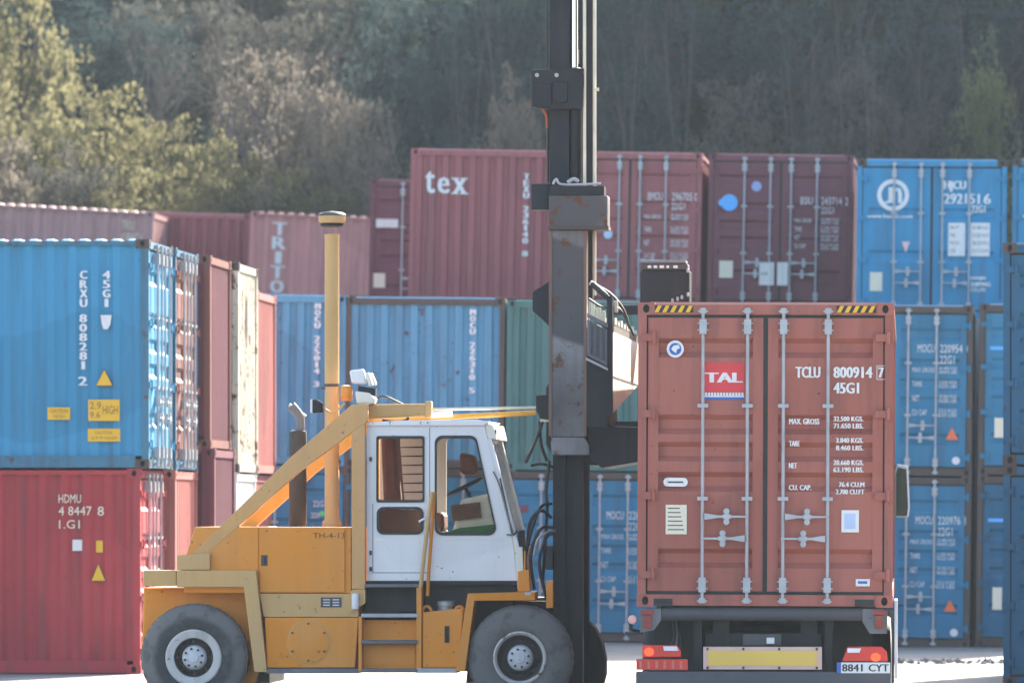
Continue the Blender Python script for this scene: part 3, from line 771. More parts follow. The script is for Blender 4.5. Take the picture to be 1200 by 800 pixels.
def wheel(root, c, Rr, width, rim_r, mats, y_dir=1, lugs=36, dish=0.1, hub_r=0.13, name='wheel', lip=0.035):
    """wheel facing -y with its centre c on the outer plane; parts tyre > rim"""
    tm, rm_lip, rm_dish, rm_hub = mats
    ty = MB(); w = width
    pr = [(rim_r, 0.03), (rim_r + 0.02, 0.012), (rim_r + 0.09, 0.0), (Rr - 0.12, 0.012), (Rr - 0.035, 0.04), (Rr - 0.008, 0.075),
          (Rr - 0.008, w - 0.075), (Rr - 0.035, w - 0.04), (Rr - 0.12, w - 0.012), (rim_r + 0.05, w), (rim_r, w - 0.03)]
    ty.lathe(pr, (0, 0, 0), 'y', 56)
    for k in range(lugs):
        a = 2 * math.pi * k / lugs; da = math.pi / lugs * 0.62
        for s_, y0, y1 in ((0, 0.075, w * 0.52), (0.5, w * 0.48, w - 0.075)):
            aa = a + s_ * 2 * math.pi / lugs
            q = [(math.cos(aa + d_) * r_, math.sin(aa + d_) * r_) for r_, d_ in ((Rr - 0.03, -da), (Rr, -da), (Rr, da), (Rr - 0.03, da))]
            ty.prism(q, y0, y1)
    to = ty.build('tyre', tm, root, True); to.location = c
    li = MB().lathe([(rim_r - lip, 0.04), (rim_r - lip + 0.006, 0.012), (rim_r - 0.01, -0.003), (rim_r + 0.006, 0.006), (rim_r + 0.006, 0.05), (rim_r - lip, 0.06)], (0, 0, 0), 'y', 44).build('rim', rm_lip, to, True)
    ds = MB().lathe([(rim_r - lip + 0.004, 0.04), (rim_r - lip - 0.02, dish), (hub_r + 0.06, dish + 0.02), (hub_r + 0.02, dish - 0.01), (hub_r + 0.015, dish)], (0, 0, 0), 'y', 40).build('rim_disc', rm_dish, to, True)
    hb = MB().lathe([(hub_r + 0.02, dish + 0.02), (hub_r, 0.035), (hub_r - 0.02, 0.02), (0.055, 0.012), (0.05, 0.0), (0.0, -0.002)], (0, 0, 0), 'y', 28)
    h_ = hb.build('hub', rm_hub, to, True)
    bt = MB()
    for k in range(8):
        a = 2 * math.pi * (k + 0.3) / 8
        bt.lathe([(0.013, -0.002), (0.013, 0.03)], (0.092 * math.cos(a), 0, 0.092 * math.sin(a)), 'y', 6)
        a2 = 2 * math.pi * k / 8
        bt.lathe([(0.016, dish - 0.025), (0.016, dish + 0.02)], ((hub_r + 0.055) * math.cos(a2), 0, (hub_r + 0.055) * math.sin(a2)), 'y', 6)
    bt.build('wheel_bolts', M['rimdark'], to)
    return to

# ------------------------------------------------------------------ container truck (seen from behind)
YT = 65.0; XT = px_x(896, YT); ST = FPX / depth(XT, YT)
TROT = R(0.85)
def tx(u): return (u - 896) / ST
def tz(v): return CAM_H + (600 - v) / ST
ZB = tz(711)
tc_ = container('oxide red container TCLU 800914 loaded on the truck trailer', M['oxide'], (XT, YT, ZB), HC, L40, 'door', RIB5, rot=TROT, tilt=0.004, barx=(0.153, 0.532), group=None)
F = Face(896, 711, ST); mb = MB(); Y1 = 0.026
for s_, a, b_, c_, d_ in (('TCLU', 931.6, 959.6, 429.3, 442.3), ('800914', 976, 1020.5, 429.3, 442.3), ('7', 1028.5, 1034, 430, 442), ('45G1', 976, 1005, 447.8, 460.5)):
    F.txt(mb, s_, a, b_, c_, d_, Y1, 0.006)
for a, b_, c_, d_ in ((1026, 1036.3, 427.6, 428.3), (1026, 1036.3, 443.6, 444.3), (1026, 1026.7, 428.3, 443.6), (1035.6, 1036.3, 428.3, 443.6)):
    p_ = F.plate(a, b_, c_, d_, Y1, 0.001); mb.add(p_.v, p_.f)
for s_, a, b_, c_, d_ in (('MAX. GROSS', 924, 959, 490, 496.7), ('TARE', 924, 936, 516.2, 522.4), ('NET', 924, 933, 542, 548.2), ('CU. CAP.', 924, 950, 567.7, 573.8),
        ('32.500 KGS.', 976, 1010.5, 487.2, 493), ('71.650 LBS.', 976, 1010.5, 495.5, 501.3), ('3.840 KGS.', 979, 1010.5, 512.5, 518.3), ('8.460 LBS.', 979, 1010.5, 521.3, 527),
        ('28.660 KGS.', 976, 1011, 538.5, 544.3), ('63.190 LBS.', 976, 1011, 546.8, 552.6), ('76.4 CU.M', 982.5, 1012, 564.3, 570), ('2.700 CU.FT', 979, 1012, 572.7, 578.4)):
    F.txt(mb, s_, a, b_, c_, d_, Y1, 0.003)
onto(tc_, mb, WP)
st = onto(tc_, F.plate(824.5, 871, 425, 459.5, 0.03), M['red_print'], 'round_less_sticker'); st.name = 'company_sticker'
mb = MB(); F.txt(mb, 'TAL', 826, 868, 436.5, 448, 0.0245, 0.012)
for u0, u1 in ((825.5, 833), (833, 836), (850, 854)): pass
mb.build('sticker_lettering', WP, st)
for k in range(13):
    p_ = F.plate(825 + k * 3.55, 827.6 + k * 3.55, 459.9, 463.6, 0.03); 
    if k == 0: wb = p_
    else: wb.add(p_.v, p_.f)
p_ = F.plate(824.5, 871, 463.7, 465.2, 0.03); wb.add(p_.v, p_.f)
wb.build('sticker_white_band', WP, st); F.plate(824.5, 871, 465.3, 468.3, 0.03).build('sticker_blue_band', M['blue_print'], st)
d = MB(); disc(d, F.x(790), F.z(409), 0.082, 0.029, 24); gl = onto(tc_, d, WP, 'globe_sticker')
d = MB(); disc(d, F.x(790), F.z(409), 0.058, 0.027, 20); d.build('globe', M['blue_print'], gl)
d = MB(); d.prism([(F.x(785), F.z(409)), (F.x(788), F.z(405)), (F.x(794), F.z(404)), (F.x(795.5), F.z(408)), (F.x(792), F.z(409.5)), (F.x(791), F.z(414)), (F.x(788), F.z(412))], 0.0245, 0.0255); d.build('globe_mark', WP, gl)
ov = MB(); ov.prism([(F.x(791 + 9 * (1 if math.cos(a) > 0 else -1)) + 0.043 * math.cos(a), F.z(565) + 0.043 * math.sin(a)) for a in [2 * math.pi * k / 20 + 0.001 for k in range(20)]], 0.022, 0.029); ovp = onto(tc_, ov, M['ivory'], 'oval_plate')
F.plate(782, 800, 564, 566, 0.0215, 0.001).build('oval_plate_line', M['chassis'], ovp)
cp = onto(tc_, F.plate(779.5, 804.3, 591.5, 626, 0.026), M['cream_print'], 'data_plate')
lines = MB()
for k in range(6):
    p_ = F.plate(782, 796 + (k * 7) % 6, 595 + k * 5, 596.2 + k * 5, 0.0215, 0.001); lines.add(p_.v, p_.f)
lines.build('plate_lines', M['rustframe'], cp)
rp = onto(tc_, F.plate(985.5, 1006, 597, 623, 0.026), M['ivory'], 'white_plate')
F.plate(989, 1002, 601, 619, 0.0215, 0.001).build('plate_window', plain('pale_blue_print', (0.4, 0.5, 0.7), 0.5), rp)
wl_ = onto(tc_, F.plate(1002.5, 1019, 677.5, 686, 0.026), WP, 'small_label'); F.plate(1005, 1016, 680, 683, 0.0215, 0.001).build('label_bar', M['blue_print'], wl_)
for u0, u1 in ((765.5, 811), (979, 1025)):
    bk = onto(tc_, F.plate(u0, u1, 358, 366.2, 0.0095, 0.003), M['black_print'], 'hazard_stripes')
    ys_ = MB(); n = 5; w_ = (u1 - u0) / n
    for k in range(n):
        a = u0 + k * w_; z0, z1 = F.z(366), F.z(358.2)
        ys_.prism([(F.x(a), z0), (F.x(a + w_ * 0.52), z0), (F.x(min(u1, a + w_ * 0.95)), z1), (F.x(a + w_ * 0.45), z1)], 0.003, 0.0063)
    ys_.build('yellow_stripes', M['yellow_print'], bk)
onto(tc_, MB().box((F.x(766), 0.004, F.z(709.2)), (F.x(788), 0.0105, F.z(701.5))), M['seal'], 'sill_recess')  # dark patches on the sill paint the shade of its pockets
onto(tc_, MB().box((F.x(1001.5), 0.004, F.z(709.2)), (F.x(1024), 0.0105, F.z(701.5))), M['seal'], 'sill_recess')
onto(tc_, MB().box((W2 - 0.003, 0.2, 2.822), (W2 + 0.004, 12.0, 2.87)), M['oxide'], 'top_side_rail')

trl = thing('semi_trailer', 'grey skeletal semi-trailer under the oxide red container, with lit rear lamps', 'trailer', (XT, YT, 0), (0, 0, TROT))
def tb(u0, u1, v0, v1, y0, y1): return MB().box((tx(u0), y0, tz(v1)), (tx(u1), y1, tz(v0)))
for s_ in (-1, 1):
    MB().prism([(s_ * 0.42 - 0.08, 0.72), (s_ * 0.42 + 0.08, 0.72), (s_ * 0.42 + 0.08, 1.06), (s_ * 0.42 - 0.08, 1.06)], 0.22, 11.8).build('chassis_rail', M['black'], trl)
bo = MB(); bo.lathe([(0.0, 0), (0.062, 0.0), (0.066, 0.01), (0.066, 1.9), (0.062, 1.91), (0, 1.91)], (tx(775), 0.1, tz(718.5)), 'x', 18)
bo.box((tx(776), 0.1, tz(727)), (tx(1009), 0.24, tz(712.5))); bo.build('rear_bolster', M['chassis'], trl, True)
for u0, u1, sg in ((748, 774.5, -1), (1010.5, 1040, 1)):
    br = MB()
    if sg < 0: br.prism([(tx(748), tz(713)), (tx(774.5), tz(713)), (tx(774.5), tz(726)), (tx(766), tz(738)), (tx(750), tz(741))], 0.03, 0.25)
    else: br.prism([(tx(1010.5), tz(713)), (tx(1040), tz(713)), (tx(1039), tz(742)), (tx(1019), tz(742)), (tx(1010.5), tz(728))], 0.03, 0.25)
    br.build('corner_bracket', M['grey'], trl)
    uc = 759 if sg < 0 else 1030
    tw = tb(uc - 7, uc + 7, 714.5, 719.5, -0.02, 0.02); tw.lathe([(0.04, 0), (0.04, 0.035)], (tx(uc), -0.03, tz(731)), 'y', 10); tw.box((tx(uc - 4), -0.02, tz(736)), (tx(uc + 4), 0.028, tz(721)))
    tw.build('twistlock', M['worn_red'], trl)
# rear cross beam, lamp carriers and bumper
tb(745, 1043.5, 786.5, 803, 0.0, 0.12).build('bumper', M['chassis'], trl, bevel=0.012)
tb(812, 822, 727, 786, 0.2, 0.3).build('upright', M['black'], trl); tb(966, 976, 727, 786, 0.2, 0.3).build('upright', M['black'], trl)
tb(811.5, 976.5, 727.5, 800, 0.96, 1.0).build('underrun_panel', M['seal'], trl)
tb(826, 962, 742, 757, 0.25, 0.4).build('cross_member', M['black'], trl); tb(870, 915, 743, 756, 0.2, 0.248).build('hitch_plate', M['chassis'], trl)
tg = tb(898, 907, 747, 754, 0.16, 0.199).build('white_tag', WP, trl)
bd_ = tb(824, 963, 757.5, 784, 0.05, 0.075).build('reflective_board', M['board_rim'], trl)
tb(829.5, 957, 762, 779.5, 0.044, 0.0505).build('board_face', M['board_yellow'], bd_)
bl = MB()
for u in (829, 871, 913, 957):
    for v in (760, 782): bl.box((tx(u - 1.3), 0.04, tz(v + 1.5)), (tx(u + 1.3), 0.0495, tz(v - 1.5)))
bl.build('board_bolts', M['rustframe'], bd_)
for u0, u1 in ((764, 811), (977, 1022)): tb(u0, u1, 728, 800, 0.7, 0.74).build('mud_flap', M['seal'], trl)  # dark sheets added for the shade under the bed
tb(818, 972, 727, 741, 0.9, 0.95).build('cross_panel', M['black'], trl)
# left lamp
def lamp(polyo, polyw, glow, red_u, name_l):
    o = MB().prism([(tx(u), tz(v)) for u, v in polyo], 0.02, 0.12).build('lamp_cluster', M['lens_red'], trl, bevel=0.008)
    MB().prism([(tx(u), tz(v)) for u, v in polyw], 0.008, 0.0195).build('reversing_lamp', M['lens_white'], o)
    g = MB(); g.prism([(tx(glow[0]) + 0.042 * math.cos(a) * 1.1, tz(glow[1]) + 0.04 * math.sin(a)) for a in [2 * math.pi * k / 16 for k in range(16)]], 0.004, 0.0195); g.build('tail_lamp', M['lamp_red'], o)
lamp([(752.5, 755.5), (793, 755.5), (798, 762), (798, 769.5), (752.5, 770)], [(777, 757), (793, 757), (795, 762), (778, 762)], (760.5, 763.5), 0, '')
lamp([(993, 757), (1033, 757), (1039, 763), (1040, 774.5), (986.5, 774.5)], [(993, 759), (1009, 759), (1007, 764), (993, 764)], (1026, 769.5), 0, '')
rpz = tb(745.5, 806, 772, 784.5, 0.01, 0.03).build('reflector_plate', M['lens_red'], trl)
rl = MB()
for k in range(6): rl.box((tx(749 + k * 9.5), 0.006, tz(783)), (tx(752 + k * 9.5), 0.0095, tz(774)))
rl.build('reflector_marks', plain('pale_red', (0.55, 0.16, 0.13), 0.5), rpz)
npl = tb(980.5, 1043, 775.5, 788, -0.012, -0.002).build('number_plate', WP, trl)
mb = MB(); write(mb, '8841', tx(987), tx(1010.5), tz(786), tz(777.5), -0.0145, 0.003); write(mb, 'CYT', tx(1018), tx(1041), tz(786), tz(777.5), -0.0145, 0.003); mb.build('plate_lettering', M['black_print'], npl)
tb(980.5, 985.5, 775.5, 788, -0.0145, -0.0125).build('plate_blue_strip', M['blue_print'], npl)
# marker lamp on its stalk, on the left
ml = MB(); ml.tube([(tx(752), 0.1, tz(741)), (tx(744), 0.06, tz(739)), (tx(739), 0.04, tz(737)), (tx(739), 0.03, tz(730))], 0.018, 8); ml.box((tx(732), 0.02, tz(744)), (tx(748), 0.09, tz(740)))
mo = ml.build('marker_stalk', M['hose'], trl, True)
MB().lathe([(0.0, 0), (0.035, 0.004), (0.045, 0.02), (0.045, 0.06)], (tx(741), 0.0, tz(726)), 'y', 14).build('marker_lamp', plain('marker_lens', (0.72, 0.36, 0.33), 0.3), mo, True)
# side guard on the right, caught by the sun
sg_ = MB(); pts = [(tz(703), 0.02), (tz(712), 0.0), (tz(735), 0.0), (tz(760), 0.015), (tz(795), 0.03)]
for (za, ya), (zb, yb) in zip(pts[:-1], pts[1:]): sg_.box((1.235, 0.15 + ya, zb), (1.262, 1.5, za - 0.001))
sg_.build('mudguard', plain('pale_plastic', (0.6, 0.58, 0.6), 0.3), trl)
wl2 = MB(); 
for yy in (1.6, 2.95, 4.3):
    MB().lathe([(0.07, 0), (0.07, 2.1)], (-1.05, yy, 0.5), 'x', 12).build('axle', M['chassis'], trl)
    for sx in (-1, 1):
        tyw = MB(); tyw.lathe([(0.28, 0.0), (0.4, -0.01), (0.47, 0.02), (0.5, 0.06), (0.5, 0.3), (0.47, 0.35), (0.28, 0.36)], (sx * 1.2 - (0.36 if sx > 0 else 0), yy, 0.5), 'x', 32)
        tyo = tyw.build('tyre', M['tyre_dark'], trl, True)
        MB().lathe([(0.275, 0.04), (0.27, 0.1), (0.12, 0.12), (0.11, 0.04), (0.0, 0.03)] if sx < 0 else [(0.275, 0.32), (0.27, 0.26), (0.12, 0.24), (0.11, 0.32), (0, 0.33)], (sx * 1.2 - (0.36 if sx > 0 else 0), yy, 0.5), 'x', 24).build('rim', M['rimgrey'], tyo, True)
for yy in (0.9, 3.5, 6.5, 9.0, 11.5): MB().box((-1.15, yy, 0.9), (1.15, yy + 0.12, 1.1)).build('cross_beam', M['chassis'], trl)
for k in range(5):  # dangling air lines and gear in the dark under the bed
    u = 787 + k * 3
    if k < 3: MB().tube([(tx(u), 0.5, tz(727)), (tx(u + 2), 0.45, tz(745)), (tx(u + (k - 1) * 3), 0.45, tz(762))], 0.012, 6).build('air_line', M['grey'] if k == 1 else M['hose'], trl)

trk = thing('truck_tractor', 'blue truck tractor ahead of the red container, only its mirror showing', 'truck', (XT, YT, 0), (0, 0, TROT))
bx = lambda n, a, b_, m_, bev=0.0: MB().box(a, b_).build(n, m_, trk, bevel=bev)
cabp = MB(); cabp.v = []; 
yz = [(12.9, 0.55), (12.9, 3.3), (13.6, 3.55), (14.5, 3.3), (14.95, 1.9), (15.0, 0.55)]
n_ = len(yz); cabp.v = [(-1.2, y, z) for y, z in yz] + [(1.2, y, z) for y, z in yz]
cabp.f = [tuple(range(n_)), tuple(range(2 * n_ - 1, n_ - 1, -1))] + [(i, (i + 1) % n_, n_ + (i + 1) % n_, n_ + i) for i in range(n_)]
cabp.build('cab', M['truck_blue'], trk, bevel=0.05)
for s_ in (-1, 1):
    MB().box((s_ * 1.206 - 0.004, 13.5, 1.95), (s_ * 1.206 + 0.004, 14.6, 2.9)).build('side_window', M['gasket'], trk)
    mx = s_ * 1.3
    hs = MB().prism([(mx - 0.085 * s_, 1.98), (mx + 0.075 * s_, 1.98), (mx + 0.09 * s_, 2.1), (mx + 0.07 * s_, 2.58), (mx - 0.06 * s_, 2.6), (mx - 0.09 * s_, 2.5)], 14.05, 14.2).build('mirror', M['white'], trk, bevel=0.015)
    MB().prism([(mx - 0.065 * s_, 2.0), (mx + 0.055 * s_, 2.0), (mx + 0.068 * s_, 2.1), (mx + 0.05 * s_, 2.54), (mx - 0.045 * s_, 2.56), (mx - 0.068 * s_, 2.48)], 14.03, 14.049).build('mirror_glass', M['mirror'], hs)
    MB().tube([(s_ * 1.2, 14.3, 2.5), (mx, 14.15, 2.5)], 0.02, 6).build('mirror_arm', M['hose'], hs)
    MB().tube([(s_ * 1.2, 14.3, 2.05), (mx, 14.15, 2.05)], 0.02, 6).build('mirror_arm', M['hose'], hs)
    for yy in (11.6, 14.2):
        o_ = MB().lathe([(0.28, 0), (0.42, -0.01), (0.5, 0.05), (0.5, 0.29), (0.42, 0.35), (0.28, 0.34)], (s_ * 1.2 - (0.34 if s_ > 0 else 0), yy, 0.5), 'x', 30).build('tyre', M['tyre_dark'], trk, True)
        MB().lathe([(0.275, 0.05), (0.25, 0.12), (0.1, 0.12), (0, 0.1)], (s_ * 1.2 - (0.34 if s_ > 0 else 0), yy, 0.5), 'x', 20).build('rim', M['rimgrey'], o_, True)
bx('windscreen', (-1.0, 14.75, 2.05), (1.0, 14.92, 2.1), M['gasket']); bx('chassis_frame', (-0.45, 10.9, 0.6), (0.45, 12.88, 0.71), M['chassis'])
bx('fifth_wheel', (-0.4, 11.2, 0.71), (0.4, 12.0, 0.72), M['chassis'])

# ------------------------------------------------------------------ container lift truck (seen from its left side)
YF = 69.9; XF = px_x(420, YF)
lift = thing('container_lift_truck', 'orange container lift truck with a white cab and a tall black mast beside the trailer', 'lift truck', (XF, YF, 0))
def fu(u, y=0.0): return px_x(u, YF + y) - XF
def fv(v, u=450, y=0.0): return px_z(v, px_x(u, YF + y), YF + y)
def pp(poly, y=0.0): return [(fu(u, y), fv(v, u, y)) for u, v in poly]
def pr(name, poly, y0, y1, mat, parent=None, bevel=0.0): return MB().prism(pp(poly, y0), y0, y1).build(name, M[mat] if isinstance(mat, str) else mat, parent or lift, bevel=bevel)
def rect(u0, u1, v0, v1): return [(u0, v0), (u1, v0), (u1, v1), (u0, v1)]
def pt(u, v, y): return (fu(u, y), y, fv(v, u, y))
def cyl_y(u, v, r, y0, y1, n=20, mb=None):
    return (mb or MB()).lathe([(r, y0), (r, y1)], (fu(u, y0), 0, fv(v, u, y0)), 'y', n)
def hose(name, pts, r, mat='hose', parent=None, n=8):
    P_ = [Vector(pt(*p)) for p in pts]; out = []
    for i in range(len(P_) - 1):
        p0, p1, p2, p3 = P_[max(i - 1, 0)], P_[i], P_[i + 1], P_[min(i + 2, len(P_) - 1)]
        for k in range(6):
            q = k / 6.0
            out.append(0.5 * ((2 * p1) + (p2 - p0) * q + (2 * p0 - 5 * p1 + 4 * p2 - p3) * q * q + (3 * p1 - p0 - 3 * p2 + p3) * q ** 3))
    out.append(P_[-1])
    return MB().tube(out, r, n).build(name, M[mat] if isinstance(mat, str) else mat, parent or lift, True)

M['rusty_edge'] = paint('rusty_edge', (0.19, 0.12, 0.095), 0.7)
# wheels
RW = 0.545
zc = RW
for y, dirn in ((0.0, 1),):
    wheel(lift, (fu(226.5), 0.0, zc), 0.555, 0.34, 0.285, (M['tyre_worn'], M['rimgrey'], M['rimdark'], M['hub']), hub_r=0.115, lip=0.085)
    wheel(lift, (fu(609), 0.0, zc), RW, 0.36, 0.27, (M['tyre_dusty'], M['rimgrey'], M['rimdark'], M['hub']), hub_r=0.12)
for u in (226.5, 609):
    o_ = MB().lathe([(0.285, 0), (0.4, -0.01), (0.51, 0.04), (0.545, 0.08), (0.545, 0.28), (0.51, 0.33), (0.4, 0.36), (0.285, 0.35), (0.1, 0.3), (0.0, 0.3)], (fu(u), 2.0, zc), 'y', 40).build('tyre', M['tyre_dark'], lift, True)
    MB().lathe([(0.28, 0.01), (0.26, 0.08), (0.1, 0.06), (0.0, 0.03)], (fu(u), 2.0, zc), 'y', 28).build('rim', M['rimgrey'], o_, True)
    MB().lathe([(0.11, 0.2), (0.11, 2.1)], (fu(u), 0.0, zc), 'y', 14).build('axle', M['black'], lift)

# rear body
pr('counterweight', [(168, 688), (300, 688), (309, 770), (300, 800), (172, 800), (166, 780)], 0.42, 1.95, 'orange', bevel=0.02)
fd = pr('rear_fender', [(207, 668), (300, 668), (313, 787), (298, 787), (285.5, 687.5), (207, 687.5)], 0.0, 0.419, 'tan', bevel=0.008)
pr('fender_corner', [(168, 668), (206.5, 668), (206.5, 686), (168, 686)], 0.03, 0.419, 'tan', bevel=0.008)
pr('roll_bar_foot', [(207, 650), (246, 648), (246, 667.5), (207, 667.5)], 0.02, 0.4, 'tan', bevel=0.01)
pr('wheel_arch_liner', [(296, 700), (314, 700), (316, 800), (296, 800)], 0.43, 1.9, 'black')
hd = pr('engine_hood', [(228, 617), (303, 617), (303, 694.5), (216, 694.5), (214, 664)], 0.1, 1.95, 'orange', bevel=0.012)
dr = pr('engine_door', [(304.3, 619), (404, 619), (404, 693.5), (304.3, 693.5)], 0.085, 0.11, 'orange', bevel=0.006)
pr('engine_bay', [(303.2, 617.5), (411, 617.5), (411, 694.5), (303.2, 694.5)], 0.111, 1.95, 'orange')
pr('door_latch', rect(306, 313.5, 650, 662.5), 0.078, 0.0849, 'chassis', dr); pr('latch_slot', rect(309.5, 311.5, 652, 660.5), 0.074, 0.0779, 'black', dr)
mb = MB(); write(mb, 'TH-4-13', fu(366), fu(403), fv(630.5), fv(624), 0.081); mb.build('hood_lettering', plain('dark_red_print', (0.2, 0.045, 0.02), 0.6), dr)
pr('side_sill', [(304, 695.2), (420, 695.2), (420, 722.5), (309, 722.5)], 0.07, 1.9, 'tan', bevel=0.006)
sp = pr('type_plate', rect(376, 400, 699.5, 711), 0.062, 0.0699, 'chassis'); 
tl = MB(); 
for k in range(3):
    for j in range(2): tl.box((fu(378 + j * 11), 0.059, fv(703 + k * 3.2)), (fu(386 + j * 11), 0.0615, fv(701.6 + k * 3.2)))
tl.build('plate_marks', M['ivory'], sp)
tk = pr('fuel_tank', [(310, 723.2), (420, 723.2), (416, 782), (313, 782)], 0.05, 0.75, 'orange', bevel=0.012)
cv = MB(); cv.lathe([(0.215, 0.05), (0.215, 0.04), (0.2, 0.036), (0.0, 0.034)], (fu(361), 0, fv(752)), 'y', 36); cv = cv.build('round_cover', M['orange'], tk, True)
rg = MB(); rg.lathe([(0.226, 0.0495), (0.226, 0.043), (0.2155, 0.043), (0.2155, 0.0495)], (fu(361), 0, fv(752)), 'y', 36); rg.build('cover_rim', M['tan'], tk, True)
cb = MB()
for k in range(6):
    a = math.pi / 2 + k * math.pi / 3; cb.lathe([(0.011, 0.02), (0.011, 0.034)], (fu(361) + 0.19 * math.cos(a), 0.0, fv(752) + 0.19 * math.sin(a)), 'y', 6)
cb.build('cover_bolts', M['rimdark'], tk)
pr('bottom_rail', rect(311, 420, 782.7, 788.5), 0.04, 0.8, 'grey'); pr('underframe', rect(300, 640, 700, 786), 0.8, 1.9, 'black')
# overhead support frame
for y, mt in ((0.1, 'tan_warm'), (1.78, 'amber')):
    nm = 'support_post'; sh = [(412, 478), (428, 474), (428, 690), (412, 690)]
    A_ = MB().prism(pp(sh, 0.1), y, y + 0.13); A_.build(nm, M[mt], lift, bevel=0.008)
    B_ = MB().prism(pp([(222, 652), (240, 652), (350, 553), (431, 493), (431, 473), (412, 474), (340, 536)], 0.1), y - 0.003, y + 0.126); B_.build('diagonal_brace', M[mt], lift, bevel=0.008)
pr('post_foot', [(412, 690.5), (428, 690.5), (428, 706), (404, 722), (404, 712)], 0.06, 0.2, 'tan')
pr('frame_crossbar', rect(414, 430, 476, 488), 0.24, 1.77, 'tan')
vb = MB(); vb.lathe([(0.0, -0.09), (0.035, -0.09), (0.038, -0.08), (0.038, 0.06), (0.03, 0.07), (0, 0.07)], (fu(416), 0.03, fv(703)), 'z', 14); vb.build('white_canister', M['white'], lift, True)
# tilt cylinder over the cab
tb_ = pr('tilt_cylinder', [(431, 473.5), (503, 472.5), (503, 487), (431, 491)], 0.35, 0.5, 'tan', bevel=0.02)
pr('cylinder_cap', rect(498, 505.5, 470, 489), 0.33, 0.52, 'tan', tb_, 0.01)
MB().tube([pt(505, 479.5, 0.42), pt(632, 477.5, 0.42)], 0.016, 10).build('cylinder_rod', M['chain'], tb_, True)
b2 = MB().tube([pt(431, 493, 1.0), pt(628, 483.5, 1.0)], 0.028, 10).build('tilt_rod', M['amber'], lift, True)
MB().tube([pt(505, 486.5, 0.9), pt(530, 484.5, 0.9)], 0.035, 10).build('rod_sleeve', M['white'], b2, True)
hose('hydraulic_hose', [(437, 470, 0.6), (449, 464, 0.6), (462, 469, 0.6), (476, 476, 0.6)], 0.012)
hose('hydraulic_hose', [(448, 492, 0.3), (462, 494, 0.3), (474, 493, 0.3), (479, 489, 0.3)], 0.014)
# lamps on top
MB().lathe([(0.058, 0), (0.064, 0.02), (0.062, 0.12), (0.05, 0.155), (0.0, 0.165)], (fu(406, 0.3), 0.3, fv(469.5, 406, 0.3)), 'z', 18).build('beacon', M['lens_amber'], lift, True)
MB().tube([pt(397, 452, 0.3), pt(397, 474, 0.3)], 0.012, 6).build('beacon_stalk', M['tan'], lift)
fl = MB().prism(pp([(409, 434), (426, 432), (429, 450), (412, 449)], 0.3), 0.3, 0.44); fl = fl.build('work_lamp', M['white'], lift, bevel=0.02)
MB().prism(pp([(428, 437), (432, 436), (437, 451), (432, 452.5)], 0.3), 0.3, 0.42).build('work_lamp', M['creamwhite'], lift, bevel=0.01)
MB().prism(pp([(433, 437), (436, 437), (441, 450), (438, 452)], 0.45), 0.45, 0.57).build('work_lamp', M['creamwhite'], lift, bevel=0.01)
MB().prism(pp([(420, 452), (440, 455), (440, 463), (419, 463)], 0.35), 0.35, 0.5).build('lamp_bracket', M['black'], lift)
MB().prism(pp([(416, 458), (432, 460), (440, 467), (438, 473), (418, 473)], 0.25), 0.25, 0.5).build('lamp_base', M['creamwhite'], lift, bevel=0.015)
rl_ = MB().prism(pp([(366, 468), (371, 468), (378, 472), (378, 483), (366, 484)], 0.2), 0.2, 0.32).build('rear_lamp', M['black'], lift, bevel=0.008)
MB().prism(pp([(363.5, 468), (366, 467.5), (366, 484), (363.5, 483)], 0.2), 0.2, 0.32).build('lamp_lens', M['lens_white'], rl_)
hose('lamp_arm', [(378, 477, 0.26), (388, 483, 0.26), (398, 478, 0.26), (404, 472, 0.26)], 0.012, 'tan')
# exhaust and air intake
MB().lathe([(0.085, 0), (0.092, 0.01), (0.092, 0.96), (0.085, 0.99), (0.05, 1.0), (0, 1.0)], (fu(349, 0.7), 0.7, fv(616.5, 349, 0.7)), 'z', 20).build('exhaust_silencer', paint('sooty_steel', (0.055, 0.052, 0.05), 0.6, 0.3, 0.6), lift, True)
ex = MB().tube([pt(352, 505, 0.7), pt(352, 490, 0.7), pt(348, 483, 0.7), pt(341, 476, 0.7)], [0.045, 0.045, 0.048, 0.055], 12); ex.build('exhaust_pipe', M['grey'], lift, True)
MB().tube([pt(339, 474, 0.7), pt(358, 488, 0.7)], 0.018, 8).build('rain_flap', M['creamwhite'], lift, True)
MB().lathe([(0.1, 0), (0.1, 0.05), (0.075, 0.08), (0.075, 3.0), (0.08, 3.03)], (fu(389, 0.6), 0.6, fv(616.8, 389, 0.6)), 'z', 22).build('air_intake_pipe', M['tan'], lift, True)
cz = fv(266, 389, 0.6)
ck = MB().lathe([(0.08, 0.0), (0.115, 0.015), (0.125, 0.05), (0.13, 0.055)], (fu(389, 0.6), 0.6, cz - 0.01), 'z', 24).build('intake_cap', M['black'], lift, True)
MB().lathe([(0.128, 0.0), (0.14, 0.02), (0.14, 0.075), (0.13, 0.08)], (fu(389, 0.6), 0.6, cz + 0.04), 'z', 24).build('cap_band', M['tan'], ck, True)
MB().lathe([(0.145, 0.0), (0.145, 0.012), (0.115, 0.035), (0.0, 0.05)], (fu(389, 0.6), 0.6, cz + 0.115), 'z', 24).build('cap_top', M['chassis'], ck, True)
cl_ = MB().lathe([(0.082, 0.0), (0.082, 0.03)], (fu(389, 0.6), 0.6, fv(453, 389, 0.6)), 'z', 18); cl_.box((fu(377, 0.6), 0.57, fv(456, 389, 0.6)), (fu(384, 0.6), 0.63, fv(453.5, 389, 0.6))); cl_.build('pipe_clamp', M['rustframe'], lift)

M['green_cloth'] = plain('green_cloth', (0.06, 0.2, 0.08), 0.8)
